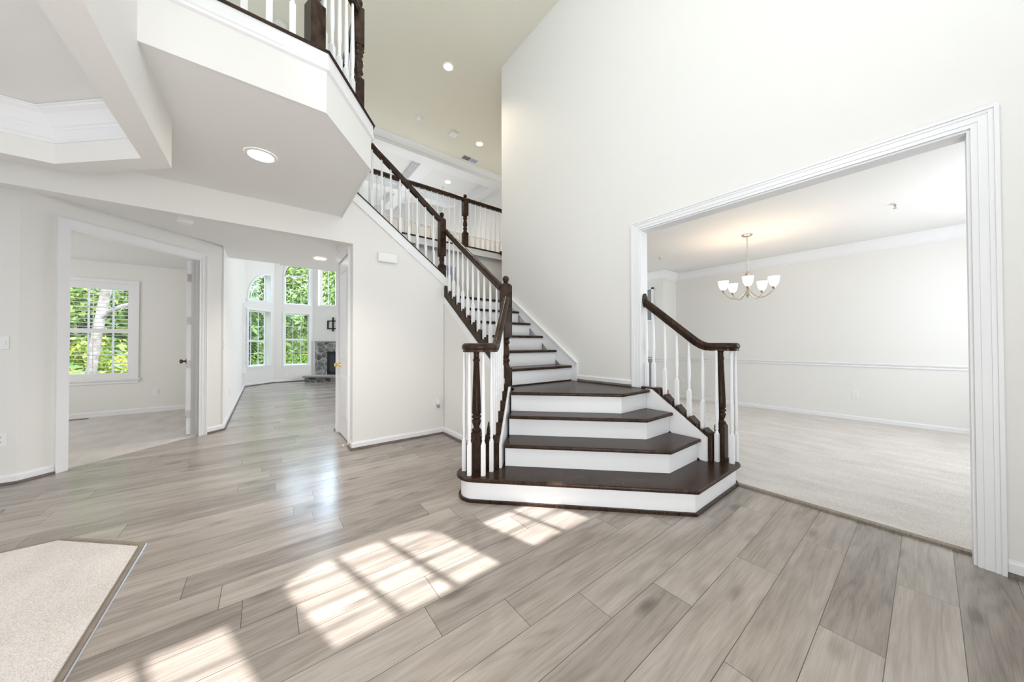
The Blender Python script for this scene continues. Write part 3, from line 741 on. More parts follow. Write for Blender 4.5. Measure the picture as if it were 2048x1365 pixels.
# --- railing on the raked wall of the upper flight, with the landing newel
ur = thing('stair_railing', (1.5, 4.0, 2.0), 'dark handrail with white balusters climbing the raked white wall up to the balcony', 'railing')
ball_newel(ur, 1.892, 4.010, 2.09, 2.265, 2.375, 2.975, w=0.042)
uz = lambda x: 2.865+(1.85-x)*0.775
part(MB().sweep(RAIL, [(1.852, 4.0, uz(1.852)), (0.64, 4.0, uz(0.64))]), 'handrail', 'dark', ur, smooth=True)
part(MB().prism([(1.852, cap(1.852)-0.004), (0.668, cap(0.668)-0.004), (0.668, cap(0.668)+0.010), (1.852, cap(1.852)+0.010)], YW-0.02, YW+0.125, T=T_xz), 'cap_rail', 'dark', ur)
for x in (0.745, 0.87, 0.995, 1.105, 1.212, 1.325, 1.435, 1.545, 1.657, 1.768): baluster(ur, x, 4.0, cap(x)+0.008, uz(x)-0.03, hb=0.21, root=ur)

# --- railing by the dining opening
rr = thing('stair_railing', (3.08, 1.2, 0), 'short dark handrail and white balusters from a curled end to the dining room casing', 'railing')
NR = (3.114, 1.093)
path = []
for i in range(13):
    # curl: starts inside, passes in front of the newel, then runs back along the opening
    a = math.radians(80-260*i/12); r = 0.058+(0.074-0.058)*i/12
    path.append((3.132+r*math.cos(a), 1.055+r*math.sin(a), zv))
for i in range(1, 17):
    y = NR[1]+0.69*i/16; s = y-1.15
    zz = zv + (0 if s < 0 else 0.84*s*s/(2*0.13) if s < 0.13 else 0.84*(s-0.065))
    path.append((3.058, y, zz))
mb = MB().sweep(RAIL, path)
mb.lathe([(0.055, zv-0.026), (0.070, zv-0.006), (0.074, zv+0.004), (0.072, zv+0.022), (0.055, zv+0.036), (0.002, zv+0.041)], (3.132, 1.055), n=24)
part(mb, 'handrail', 'dark', rr, smooth=True)
rosz = path[-1][2]
mb = MB()
mb.prism([(3.058+0.042*math.cos(a), rosz-0.003+0.072*math.sin(a)) for a in [2*PI*i/28 for i in range(28)]], 1.744, 1.7595, T=T_xz)
part(mb, 'rosette', 'dark', rr, bevel=0.004)
volute_newel(rr, NR[0], NR[1], R_, zv-0.02)
for (x, y) in ((3.040, 1.100), (3.088, 1.005), (3.172, 1.003)): baluster(rr, x, y, R_, zv-0.024, root=rr)
def zr(y):
    s = y-1.15
    return zv + (0 if s < 0 else 0.84*s*s/(2*0.13) if s < 0.13 else 0.84*(s-0.065))
for y, z in zip(ybr, zbr): baluster(rr, 3.058, y, z, zr(y)-0.027, root=rr)
baluster(rr, 3.058, 1.738, 0.757, zr(1.72)-0.03, root=rr)

# --- balcony railing
br = thing('balcony_railing', (0.2, 2.4, Z2), 'dark and white balcony railing overhead, bent round the clipped balcony corner', 'railing')
zr2 = Z2+0.86
B0, B1, B2, B3 = (-0.42, 2.285), (0.235, 2.285), (0.575, 2.735), (0.590, 3.92)
part(MB().sweep(RAIL, [(*B0, zr2), (*B1, zr2)]), 'handrail', 'dark', br, smooth=True)
part(MB().sweep(RAIL, [(*B1, zr2), (*B2, zr2)]), 'handrail', 'dark', br, smooth=True)
part(MB().sweep(RAIL, [(*B2, zr2), (*B3, zr2)]), 'handrail', 'dark', br, smooth=True)
for (x, y), ro in ((B1, 0.32), (B2, -0.2), (B3, 0)): ball_newel(br, x, y, Z2+0.005, 3.28, 3.54, 3.93, w=0.043, rot=ro)
for x in (-0.32, -0.21, -0.10, 0.01, 0.12): baluster(br, x, 2.285, Z2+0.007, zr2-0.03, hb=0.24, root=br)
for i in range(1, 6):
    t = i/6; baluster(br, B1[0]+(B2[0]-B1[0])*t, B1[1]+(B2[1]-B1[1])*t, Z2+0.007, zr2-0.03, hb=0.24, root=br, rot=0.9)
for i in range(1, 9): baluster(br, 0.572+0.018*i/9, 2.735+(3.92-2.735)*i/9, Z2+0.007, zr2-0.03, hb=0.24, root=br)

# --- overlook railing
ov = thing('overlook_railing', (2.8, 5.08, Z2), 'straight upstairs railing with a dark post, seen through the stair balusters above the landing', 'railing')
YO = 5.06; zo = 3.785
part(MB().sweep(RAIL, [(0.75, YO, zo), (2.80, YO, zo)]), 'handrail', 'dark', ov, smooth=True)
part(MB().sweep(RAIL, [(2.88, YO, zo), (4.48, YO, zo)]), 'handrail', 'dark', ov, smooth=True)
ball_newel(ov, 2.84, YO, 2.948, 3.20, 3.50, 3.885, w=0.045)
for i in range(17): baluster(ov, 2.84-0.1085*(i+1)+0.01, YO, 2.948, zo-0.03, hb=0.22, root=ov)
for i in range(14): baluster(ov, 2.84+0.108*(i+1), YO, 2.948, zo-0.03, hb=0.22, root=ov)

# --- end of the landing's wall rail peeking past the wall corner
dn_ = thing('wall_handrail', (3.9, 5.0, 2.95), 'end of a dark handrail peeking past the foyer wall corner above the landing', 'handrail')
mb = MB().sweep(RAIL, [(3.575, 4.985, 2.930), (3.60, 4.985, 2.935), (4.45, 4.985, 2.935)])
part(mb, 'rail', 'dark', dn_, smooth=True)
mb = MB().tube([(3.9, 5.039, 2.87), (3.9, 5.0, 2.88), (3.9, 4.985, 2.908)], 0.007)
part(mb, 'bracket', 'bronze', dn_, smooth=True)

# ------------------------------------------------------------------ doors and windows
def panel_door(name, fr, u0, u1, z0, z1, n0, n1, panels, mat='trim'):
    mb = MB(); fr.box(mb, u0, u1, n0, n1, z0, z1)
    for (a, b, c, d) in panels:
        for (i, t) in ((0.0, 0.006), (0.035, 0.010)):
            for s, nn in ((1, n1),):
                fr.box(mb, a+i, b-i, nn, nn+t if i else nn+0.005, c+i, d-i) if i else None
        for (p, q, r_, s_) in ((a, b, c, c+0.022), (a, b, d-0.022, d), (a, a+0.022, c+0.022, d-0.022), (b-0.022, b, c+0.022, d-0.022)):
            fr.box(mb, p, q, n1, n1+0.007, r_, s_)
    return struct(mb.build(name, mat))
d3 = panel_door('door_2', fr_h, 4.212, 4.852, 0.012, 2.275, -0.045, -0.006, [(4.31, 4.75, 0.24, 0.78), (4.31, 4.75, 0.98, 2.13)])
for z in (0.22, 0.95, 1.50, 2.08):
    mb = MB(); fr_h.box(mb, 4.205, 4.216, -0.006, 0.004, z-0.05, z+0.05); mb.build('hinge', 'nickel', d3)
mb = MB()
ax = Vector((-1, 0, 0)); c0 = Vector((0.796, 4.79, 0.915))
def lathe_axis(mb, prof, c, axis, n=18):
    axis = Vector(axis).normalized(); t = Vector((0, 0, 1)) if abs(axis.z) < 0.9 else Vector((1, 0, 0)); s1 = axis.cross(t).normalized(); s2 = axis.cross(s1)
    vs = [c+axis*d+(s1*math.cos(2*PI*i/n)+s2*math.sin(2*PI*i/n))*r for r, d in prof for i in range(n)]
    fs = [[j*n+i, j*n+(i+1) % n, (j+1)*n+(i+1) % n, (j+1)*n+i] for j in range(len(prof)-1) for i in range(n)]
    fs += [list(range(n))[::-1], [(len(prof)-1)*n+i for i in range(n)]]
    return mb.add([tuple(v) for v in vs], fs)
KNOB = [(0.034, 0), (0.033, 0.006), (0.014, 0.012), (0.012, 0.032), (0.022, 0.038), (0.029, 0.048), (0.030, 0.056), (0.024, 0.066), (0.006, 0.070)]
lathe_axis(mb, KNOB, c0, ax); mb.build('door_handle', 'brass', d3, smooth=True)
# study door, one leaf standing open into the study, seen edge on
hp = Vector((-0.806, 5.880, 0)); dv = Vector((-0.134, 0.991, 0)).normalized()
fr_o = Frame((hp.x, hp.y), (dv.x, dv.y), (-dv.y, dv.x))
d4 = panel_door('door_3', fr_o, 0, 0.50, 0.018, 2.278, -0.044, 0.0, [(0.09, 0.41, 0.25, 0.85), (0.09, 0.41, 1.05, 2.13)])
for z in (0.28, 0.93, 1.50, 2.06):
    mb = MB(); fr_o.box(mb, -0.004, 0.0005, -0.040, 0.0, z-0.05, z+0.05); fr_o.box(mb, -0.008, 0.002, -0.085, -0.046, z-0.05, z+0.05); mb.build('hinge', 'satin', d4)
mb = MB(); lathe_axis(mb, KNOB, fr_o(0.44, 0.001, 0.955), fr_o.n); mb.build('door_handle', 'bronze', d4, smooth=True)

def window(name, fr, u0, u1, z0, z1, depth, cols, rows, rail=None, archfn=None, transom=None, sill=True, mw=0.012, topz=None, arch_spokes=None):
    """sash window set `depth` behind the wall face"""
    d0, d1 = -depth-0.03, -depth
    mb = MB(); f = 0.035
    fr.box(mb, u0, u0+f, d0, d1, z0, z1); fr.box(mb, u1-f, u1, d0, d1, z0, z1); fr.box(mb, u0+f, u1-f, d0, d1, z0, z0+f)
    if archfn is None: fr.box(mb, u0+f, u1-f, d0, d1, z1-f, z1)
    zs = [z0, z1]
    if rail: fr.box(mb, u0+f, u1-f, d0, d1+0.012, rail-0.03, rail+0.03)
    dm0, dm1 = d0+0.008, d1-0.006
    for k in range(1, cols):
        u = u0+(u1-u0)*k/cols; fr.box(mb, u-mw/2, u+mw/2, dm0, dm1, z0+f, z1-(f if archfn is None else 0))
    segs = [(z0, rail), (rail, z1)] if rail else [(z0, z1)]
    for a, b in segs:
        for k in range(1, rows):
            z = a+(b-a)*k/rows; fr.box(mb, u0+f, u1-f, dm0, dm1, z-mw/2, z+mw/2)
    if archfn is not None:
        n = 16
        fr.box(mb, u0, u1, d0, d1, z1-0.02, z1+0.02)
        for i in range(n):
            ua, ub = u0+(u1-u0)*i/n, u0+(u1-u0)*(i+1)/n
            mb.prism([(ua, archfn(ua)), (ub, archfn(ub)), (ub, archfn(ub)-f), (ua, max(z1, archfn(ua)-f))], d0, d1, T=lambda p, q, r: tuple(fr(p, r, q)))
        fr.box(mb, u1-f, u1, d0, d1, z1, archfn(u1))
        if arch_spokes:
            cx = u1; ry = archfn(u1)-z1; rx = u1-u0
            for ang in arch_spokes:
                ca, sa = math.cos(ang), math.sin(ang); L_ = 1.0
                a = Vector((cx-0.30*rx*ca, z1+0.30*ry*sa)); b = Vector((cx-0.96*rx*ca, z1+0.96*ry*sa)); t = (b-a).normalized(); nn = Vector((-t.y, t.x))*mw/2
                mb.prism([tuple(a+nn), tuple(b+nn), tuple(b-nn), tuple(a-nn)], dm0, dm1, T=lambda p, q, r: tuple(fr(p, r, q)))
            for rr_ in (0.34, 0.68):
                pr = []
                for i in range(13):
                    t = PI/2*i/12; pr.append((t, rr_))
                for i in range(12):
                    t0, t1 = PI/2*i/12, PI/2*(i+1)/12
                    q = [(cx-rx*(rr_-0.01)*math.cos(t0), z1+ry*(rr_-0.01)*math.sin(t0)), (cx-rx*(rr_-0.01)*math.cos(t1), z1+ry*(rr_-0.01)*math.sin(t1)),
                         (cx-rx*(rr_+0.01)*math.cos(t1), z1+ry*(rr_+0.01)*math.sin(t1)), (cx-rx*(rr_+0.01)*math.cos(t0), z1+ry*(rr_+0.01)*math.sin(t0))]
                    mb.prism(q, dm0, dm1, T=lambda p, q_, r: tuple(fr(p, r, q_)))
    o = struct(mb.build(name, 'vinyl'))
    g = MB()
    if archfn is None: fr.box(g, u0+f/2, u1-f/2, d0+0.013, d0+0.016, z0+f/2, z1-f/2)
    else:
        n = 16; pg = [(u0+0.01, z0+0.01)]+[(u1-0.01, z0+0.01)]+[(u1-0.01-(u1-u0-0.02)*i/n, archfn(u1-0.01-(u1-u0-0.02)*i/n)-0.01) for i in range(n+1)]
        g.prism(pg, d0+0.013, d0+0.016, T=lambda p, q, r: tuple(fr(p, r, q)))
    g.build('pane', 'glass', o)
    # reveal lining and casing
    mb = MB()
    w_ = 0.055
    zt = z1 if archfn is None else None
    if zt:
        fr.box(mb, u0-w_, u0, 0.0005, 0.018, z0, z1+w_); fr.box(mb, u1, u1+w_, 0.0005, 0.018, z0, z1+w_); fr.box(mb, u0, u1, 0.0005, 0.018, z1, z1+w_)
    else:
        fr.box(mb, u0-w_*0.8, u0, 0.0005, 0.018, z0, z1); fr.box(mb, u1, u1+w_, 0.0005, 0.018, z0, archfn(u1)+w_)
        n = 20
        for i in range(n):
            ua, ub = u0+(u1-u0)*i/n, u0+(u1-u0)*(i+1)/n
            def outp(u):
                t = math.acos(max(-1, min(1, (u1-u)/(u1-u0)))); return (u-w_*math.cos(t), archfn(u)+w_*math.sin(t))
            mb.prism([(ua, archfn(ua)), (ub, archfn(ub)), outp(ub), outp(ua)], 0.0005, 0.018, T=lambda p, q, r: tuple(fr(p, r, q)))
    mb.build('casing', 'trim', o)
    mb = MB(); fr.box(mb, u0-w_-0.02, u1+w_+0.02, 0.0005, 0.035, z0-0.028, z0); fr.box(mb, u0-w_, u1+w_, 0.0005, 0.014, z0-0.08, z0-0.028)
    if sill: mb.build('window_sill', 'trim', o)
    return o
window('window_3', fr_a, *A_LO, 0.16, 3, 2, rail=1.30)
window('window_4', fr_a, 0.115, 0.83, 2.49, 2.52, 0.16, 1, 1, archfn=arcA, arch_spokes=(0.55, 1.05))
window('window_5', fr_b, *B_LO, 0.10, 3, 2, rail=1.355)
window('window_6', fr_b, 0.275, 0.935, 2.49, 3.42, 0.10, 3, 2, archfn=arcB, arch_spokes=(0.55, 1.05))
window('window_7', fr_c, *C_UP, 0.10, 3, 4)
w8 = window('window_8', fr_w, *SW, 0.11, 6, 2, rail=1.42, sill=True, mw=0.02)

# plantation shutters in the study window: frame, mid rail, louvres, tilt rod
ps = thing('plantation_shutter', (-2.6, 8.29, 0.6), 'white louvred plantation shutters filling the study window', 'window shutter')
mb = MB(); a, b, z0, z1 = SW
for u in (a, b-0.075): fr_w.box(mb, u, u+0.075, -0.05, -0.012, z0, z1)
fr_w.box(mb, a+0.075, b-0.075, -0.05, -0.012, z1-0.11, z1); fr_w.box(mb, a+0.075, b-0.075, -0.05, -0.012, z0, z0+0.095); fr_w.box(mb, a+0.075, b-0.075, -0.05, -0.012, 1.385, 1.455)
part(mb, 'frame', 'trim', ps)
def louvres(za, zb, n):
    mb = MB()
    for i in range(n):
        z = za+(zb-za)*(i+0.5)/n; th = math.radians(4)
        for (uu0, uu1) in ((a+0.076, b-0.076),):
            c_, s_ = math.cos(th), math.sin(th)
            vs = []
            for (dy, dz) in ((-0.028, 0), (0, 0.0055), (0.028, 0), (0, -0.0055)):
                vs.append((dy*c_-dz*s_, dy*s_+dz*c_))
            mb.prism(vs, uu0, uu1, T=lambda p, q, r: tuple(fr_w(r, -0.032+p, z+q)))
    return mb
part(louvres(0.72, 1.383, 10), 'louvre_panel', 'trim', ps); part(louvres(1.457, 2.108, 10), 'louvre_panel', 'trim', ps)
mb = MB(); fr_w.box(mb, -2.225, -2.215, -0.004, 0.004, 0.72, 1.38); fr_w.box(mb, -2.225, -2.215, -0.004, 0.004, 1.46, 2.10)
part(mb, 'tilt_rod', 'trim', ps)
# shutter panel of the great room side window, folded flat along the hall wall's far end
sh = thing('shutter_panel', (-0.44, 11.0, 0.5), 'narrow louvred white shutter at the far end of the hall wall', 'window shutter')
mb = MB(); mb.box(-0.459, -0.40, 10.65, 10.72, 0.46, 2.24); mb.box(-0.459, -0.40, 11.62, 11.69, 0.46, 2.30); mb.box(-0.459, -0.40, 10.72, 11.62, 0.46, 0.55); mb.box(-0.459, -0.40, 10.72, 11.62, 2.17, 2.26)
part(mb, 'frame', 'trim', sh)
mb = MB()
for i in range(24): 
    z = 0.58+i*0.066; mb.prism([(-0.455, z+0.02), (-0.405, z+0.048), (-0.40, z+0.042), (-0.45, z+0.012)], 10.72, 11.62, T=lambda p, q, r: (p, r, q))
part(mb, 'louvre_panel', 'trim', sh)

# ------------------------------------------------------------------ fireplace and bracket
fp = thing('fireplace', tuple(fr_c(1.3, 0, 0)), 'grey fieldstone corner fireplace with a black firebox and raised stone hearth', 'fireplace')
FL, FR_ = 0.135, 2.6
mb = MB(); fr_c.box(mb, FL, 0.56, 0.001, 0.05, 0.20, 1.27); fr_c.box(mb, 0.56, 1.55, 0.001, 0.05, 0.96, 1.27); fr_c.box(mb, 1.55, FR_, 0.001, 0.05, 0.20, 1.27)
part(mb, 'stone_surround', 'stone', fp)
mb = MB(); fr_c.box(mb, FL-0.01, FR_, 0.001, 0.06, 1.27, 1.30); part(mb, 'mantel_slab', 'slab', fp)
mb = MB(); fr_c.box(mb, 0.56, 1.55, 0.002, 0.035, 0.20, 0.96); part(mb, 'firebox', 'black', fp)
mb = MB(); fr_c.box(mb, 0.66, 1.45, 0.035, 0.04, 0.30, 0.86); part(mb, 'glass_front', 'darkglass', fp)
mb = MB(); fr_c.box(mb, FL-0.02, FR_, 0.002, 0.47, 0.001, 0.145); part(mb, 'hearth_base', 'stone', fp)
mb = MB(); fr_c.box(mb, FL-0.06, FR_, 0.002, 0.52, 0.146, 0.205); part(mb, 'hearth_slab', 'slab', fp, bevel=0.012)
tv = thing('tv_bracket', tuple(fr_c(0.75, 0, 1.6)), 'black television wall bracket above the fireplace', 'wall bracket')
mb = MB(); fr_c.box(mb, 0.55, 0.95, 0.002, 0.03, 1.95, 1.98); fr_c.box(mb, 0.55, 0.95, 0.002, 0.03, 1.70, 1.73); fr_c.box(mb, 0.55, 0.59, 0.002, 0.03, 1.73, 1.95); fr_c.box(mb, 0.91, 0.95, 0.002, 0.03, 1.73, 1.95)
part(mb, 'wall_plate', 'black', tv)
mb = MB(); fr_c.box(mb, 0.75, 0.79, 0.03, 0.06, 1.62, 2.08); fr_c.box(mb, 0.99, 1.03, 0.03, 0.06, 1.62, 2.08); part(mb, 'bracket_arm', 'black', tv)

# ------------------------------------------------------------------ ceiling fittings
def downlight(x, y, z, r, label, power, col=(1.0, 0.84, 0.66)):
    t = thing('recessed_light', (x, y, z), label, 'ceiling light', 'recessed ceiling lights')
    mb = MB(); prof = [(r, z-0.0005), (r, z-0.006), (r*0.80, z-0.009), (r*0.78, z-0.004)]
    n = 28; vs = [(x+q*math.cos(2*PI*i/n), y+q*math.sin(2*PI*i/n), zz) for q, zz in prof for i in range(n)]
    mb.add(vs, [[j*n+i, j*n+(i+1) % n, (j+1)*n+(i+1) % n, (j+1)*n+i] for j in range(3) for i in range(n)])
    part(mb, 'trim_ring', 'white', t, smooth=True)
    mb = MB(); mb.lathe([(r*0.80, z-0.005), (r*0.80, z-0.003)], (x, y), n=28); part(mb, 'lens', 'bulb', t)
    l = bpy.data.lights.new('downlight_bulb', 'SPOT'); l.energy = power; l.color = col; l.spot_size = math.radians(125); l.spot_blend = 0.8; l.shadow_soft_size = 0.06
    o = bpy.data.objects.new('downlight_bulb', l); C.objects.link(o); o.location = (x, y, z-0.03)
    return t
downlight(-0.03, 3.03, 2.6, 0.10, 'round recessed light in the balcony underside', 52, (1.0, 0.94, 0.87))
downlight(0.675, 5.79, 2.535, 0.105, 'recessed light in the hall ceiling before the tall windows', 40, (1.0, 0.93, 0.85))
downlight(2.31, 4.66, 5.65, 0.085, 'recessed light alone in the middle of the high tan ceiling', 60)
downlight(3.76, 6.05, 5.65, 0.085, 'recessed light in the high tan ceiling beside the air vent', 40)
downlight(4.02, 8.13, 5.72, 0.085, 'recessed light in the pale coffered ceiling past the crown beam', 25, (1, 0.95, 0.9))
downlight(1.95, 10.3, 5.72, 0.085, 'farther recessed light in the coffered ceiling seen between the balusters', 25, (1, 0.95, 0.9))
def round_detector(x, y, z, r, label):
    t = thing('smoke_detector', (x, y, z), label, 'smoke detector', 'smoke detectors')
    part(MB().lathe([(r, z-0.0005), (r, z-0.012), (r*0.88, z-0.016), (r*0.86, z-0.034), (r*0.70, z-0.045), (0.003, z-0.047)], (x, y), n=24), 'body', 'white', t, smooth=True)
round_detector(-0.69, 4.87, 2.535, 0.07, 'round white smoke detector under the hall ceiling behind the header')
round_detector(2.37, 6.05, 5.65, 0.065, 'round white smoke detector on the high tan ceiling')
round_detector(0.16, 5.45, 5.65, 0.075, 'round detector on the tan ceiling glimpsed between the balcony balusters')
sq = thing('ceiling_speaker', (3.14, 6.08, 5.65), 'small square white box on the high tan ceiling', 'ceiling box')
part(MB().lathe([(0.085, 5.6495), (0.085, 5.61), (0.06, 5.60)], (3.14, 6.08), sq=True, rot=0.0), 'body', 'white', sq, bevel=0.006)
cv = thing('air_vent', (3.88, 6.68, 5.65), 'rectangular air vent in the tan ceiling by the crown beam', 'air vent')
part(MB().box(3.68, 4.10, 6.60, 6.78, 5.640, 5.6495), 'frame', 'white', cv)
part(MB().box(3.70, 3.885, 6.62, 6.76, 5.636, 5.640), 'dark_slats', 'grey', cv)
mb = MB()
for i in range(7): mb.box(3.90, 4.08, 6.625+i*0.02, 6.635+i*0.02, 5.634, 5.640)
part(mb, 'slats', 'ventblue', cv)
def sprinkler(x, y, z, label):
    t = thing('sprinkler_head', (x, y, z), label, 'sprinkler', 'ceiling sprinklers')
    part(MB().lathe([(0.035, z-0.0005), (0.034, z-0.006), (0.012, z-0.010)], (x, y), n=20), 'escutcheon', 'white', t, smooth=True)
    part(MB().lathe([(0.010, z-0.010), (0.010, z-0.03), (0.004, z-0.034), (0.004, z-0.05), (0.016, z-0.052), (0.016, z-0.055)], (x, y), n=12), 'deflector', 'nickel', t, smooth=True)
sprinkler(5.49, 2.86, 2.72, 'ceiling sprinkler in the dining room near the stair end of the ceiling')
sprinkler(5.47, 0.205, 2.72, 'ceiling sprinkler in the bright white part of the dining room ceiling')
sprinkler(4.03, 8.46, 5.72, 'small sprinkler beside the coffered ceiling light')

# ------------------------------------------------------------------ wall plates, grille, small fittings
def outlet(fr, u, z, label, cat='power outlet', grp='wall outlets', kind='outlet', w=0.036, h=0.058, name=None):
    o_ = fr(u, 0, z); t = thing(name or ('light_switch' if kind == 'switch' else 'power_outlet'), tuple(o_), label, cat, grp)
    mb = MB(); fr.box(mb, u-w, u+w, 0.0005, 0.006, z-h, z+h); part(mb, 'plate', 'white', t, bevel=0.002)
    if kind == 'outlet':
        for dz in (-0.02, 0.02):
            mb = MB(); fr.box(mb, u-0.015, u+0.015, 0.006, 0.008, z+dz-0.013, z+dz+0.013); s_ = part(mb, 'socket', 'white', t)
            mb = MB(); fr.box(mb, u-0.008, u-0.005, 0.008, 0.0085, z+dz-0.004, z+dz+0.007); fr.box(mb, u+0.005, u+0.008, 0.008, 0.0085, z+dz-0.004, z+dz+0.007)
            sub(mb, 'slots', 'grey', s_, t)
    else:
        n = max(1, int(round(w/0.03)))
        for k in range(n):
            uc = u-w+(2*w)*(k+0.5)/n
            mb = MB(); fr.box(mb, uc-0.009, uc+0.009, 0.006, 0.012, z-0.018, z+0.018); part(mb, 'toggle', 'white', t)
    return t
fr_p = Frame((0, pL.y), (1, 0), (0, -1))
outlet(fr_p, -1.775, 1.204, 'white switch plate cut by the frame edge on the wall before the study door', 'light switch', 'light switches', 'switch', w=0.05)
outlet(fr_p, -1.765, 0.385, 'white outlet low on the wall under the cut off switch plate', w=0.036)
fr_y = Frame((0, YW), (1, 0), (0, -1))
so_ = outlet(fr_y, 1.787, 0.395, 'white outlet with an adapter plugged in, beside the stair wall corner')
mb = MB(); fr_y.box(mb, 1.787, 1.83, 0.008, 0.045, 0.395, 0.46); part(mb, 'plugged_adapter', 'white', so_, bevel=0.006)
mb = MB(); mb.lathe([(0.016, 0.352), (0.018, 0.37), (0.014, 0.392)], (1.808, YW-0.028), n=12); part(mb, 'night_light_bulb', 'greyglass', so_, smooth=True)
outlet(fr_w, -1.52, 0.36, 'white outlet on the study wall below and beside the shuttered window')
fr_dw = Frame((7.17, 0), (0, 1), (-1, 0))
outlet(fr_dw, 0.685, 0.40, 'white outlet on the dining room wall in plain view between chair rail and baseboard')
outlet(fr_dw, 3.26, 0.396, 'white outlet on the dining room wall seen between the stair balusters')
outlet(fr_b, 0.32, 0.24, 'white outlet under the lower window beside the fireplace')
fr_hl = Frame((-0.46, 0), (0, 1), (1, 0))
outlet(fr_hl, 6.06, 1.185, 'white switch plate on the hall wall just past the study door', 'light switch', 'light switches', 'switch')
outlet(fr_hl, 6.95, 0.41, 'white outlet seen edge on, low on the long hall wall')
ch = thing('door_chime', (1.16, YW, 2.22), 'blank white door chime box high on the wall beside the raked stair trim', 'door chime')
mb = MB(); fr_y.box(mb, 1.045, 1.272, 0.001, 0.045, 2.163, 2.277); part(mb, 'cover', 'white', ch, bevel=0.014)
rg = thing('return_grille', (2.56, 5.04, 2.4), 'blue grey return air grille on the landing wall behind the balusters', 'air vent')
mb = MB(); mb.box(2.36, 2.64, 5.030, 5.0395, 2.28, 2.54); part(mb, 'frame', 'ventblue', rg)
mb = MB()
for i in range(9): mb.box(2.38, 2.62, 5.026, 5.030, 2.30+i*0.026, 2.312+i*0.026)
part(mb, 'slats', 'ventblue', rg)
fv_ = thing('floor_register', (-2.33, 8.15, 0.012), 'dark slim floor register in the study carpet by the wall', 'floor vent', 'floor vents')
part(MB().box(-2.55, -2.22, 8.12, 8.20, 0.0125, 0.018), 'grille', 'bronze', fv_)
fv2 = thing('floor_register', (-1.62, 4.02, 0), 'grey floor register cut by the frame edge on the wood floor', 'floor vent', 'floor vents')
part(MB().box(-1.78, -1.475, 3.96, 4.06, 0.0005, 0.006), 'grille', 'greyglass', fv2)
ds = thing('door_stop', (0.785, 4.0, 0.05), 'white tipped spring door stop on the baseboard at the hall corner', 'door stop')
mb = MB(); lathe_axis(mb, [(0.011, 0), (0.011, 0.006), (0.005, 0.008), (0.005, 0.062)], Vector((0.771, 4.015, 0.05)), (-1, 0, 0), n=10); part(mb, 'spring', 'nickel', ds, smooth=True)
mb = MB(); lathe_axis(mb, [(0.008, 0.062), (0.009, 0.066), (0.008, 0.08)], Vector((0.771, 4.015, 0.05)), (-1, 0, 0), n=10); part(mb, 'tip', 'white', ds, smooth=True)

# ------------------------------------------------------------------ chandelier
CX, CY, CZ = 5.37, 1.54, 2.72
chd = thing('chandelier', (CX, CY, CZ), 'five light brushed nickel chandelier with frosted cup shades', 'chandelier')
part(MB().lathe([(0.065, CZ-0.0005), (0.065, CZ-0.012), (0.045, CZ-0.024), (0.008, CZ-0.032)], (CX, CY), n=24), 'canopy', 'nickel', chd, smooth=True)
mb = MB(); n = 20; zc0, zc1 = CZ-0.03, 2.20
for i in range(n):
    z = zc0+(zc1-zc0)*(i+0.5)/n; hh = (zc0-zc1)/n*0.62; ww = 0.008; a = 0 if i % 2 else PI/2
    mb.tube([(CX+ww*math.cos(t)*math.cos(a), CY+ww*math.cos(t)*math.sin(a), z+hh*math.sin(t)) for t in [2*PI*k/10 for k in range(11)]], 0.0022, n=5)
part(mb, 'chain', 'nickel', chd, smooth=True)
mb = MB().lathe([(0.006, 2.21), (0.010, 2.195), (0.030, 2.17), (0.030, 2.09), (0.034, 2.085), (0.034, 2.07), (0.014, 2.06), (0.012, 1.90), (0.020, 1.885), (0.022, 1.865), (0.012, 1.85), (0.004, 1.825)], (CX, CY), n=20)
part(mb, 'stem', 'nickel', chd, smooth=True)
for k in range(5):
    a = 2*PI*k/5+math.radians(197); ca, sa = math.cos(a), math.sin(a)
    pr = []
    for i in range(17):
        t = i/16; r_ = 0.015+0.280*t; z = 1.93 - 0.135*math.sin(PI*min(1, t*1.0)*0.78) + 0.075*t*t
        pr.append((CX+r_*ca, CY+r_*sa, z))
    arm = part(MB().tube(pr, 0.006, n=8), 'arm', 'nickel', chd, smooth=True)
    ex, ey, ez = pr[-1]
    sub(MB().lathe([(0.006, ez-0.01), (0.022, ez+0.012), (0.024, ez+0.03), (0.018, ez+0.032)], (ex, ey), n=16), 'socket_cup', 'nickel', arm, chd, smooth=True)
    mb = MB(); prof = [(0.020, ez+0.030), (0.040, ez+0.050), (0.054, ez+0.085), (0.066, ez+0.160), (0.063, ez+0.160), (0.051, ez+0.085), (0.036, ez+0.054), (0.016, ez+0.036)]
    mb.lathe(prof, (ex, ey), n=20, cap=False); sub(mb, 'lamp_shade', 'shade', arm, chd, smooth=True)
    l = bpy.data.lights.new('chandelier_bulb', 'POINT'); l.energy = 1.2; l.color = (1.0, 0.76, 0.52); l.shadow_soft_size = 0.03
    o = bpy.data.objects.new('chandelier_bulb', l); C.objects.link(o); o.location = (ex, ey, ez+0.15)

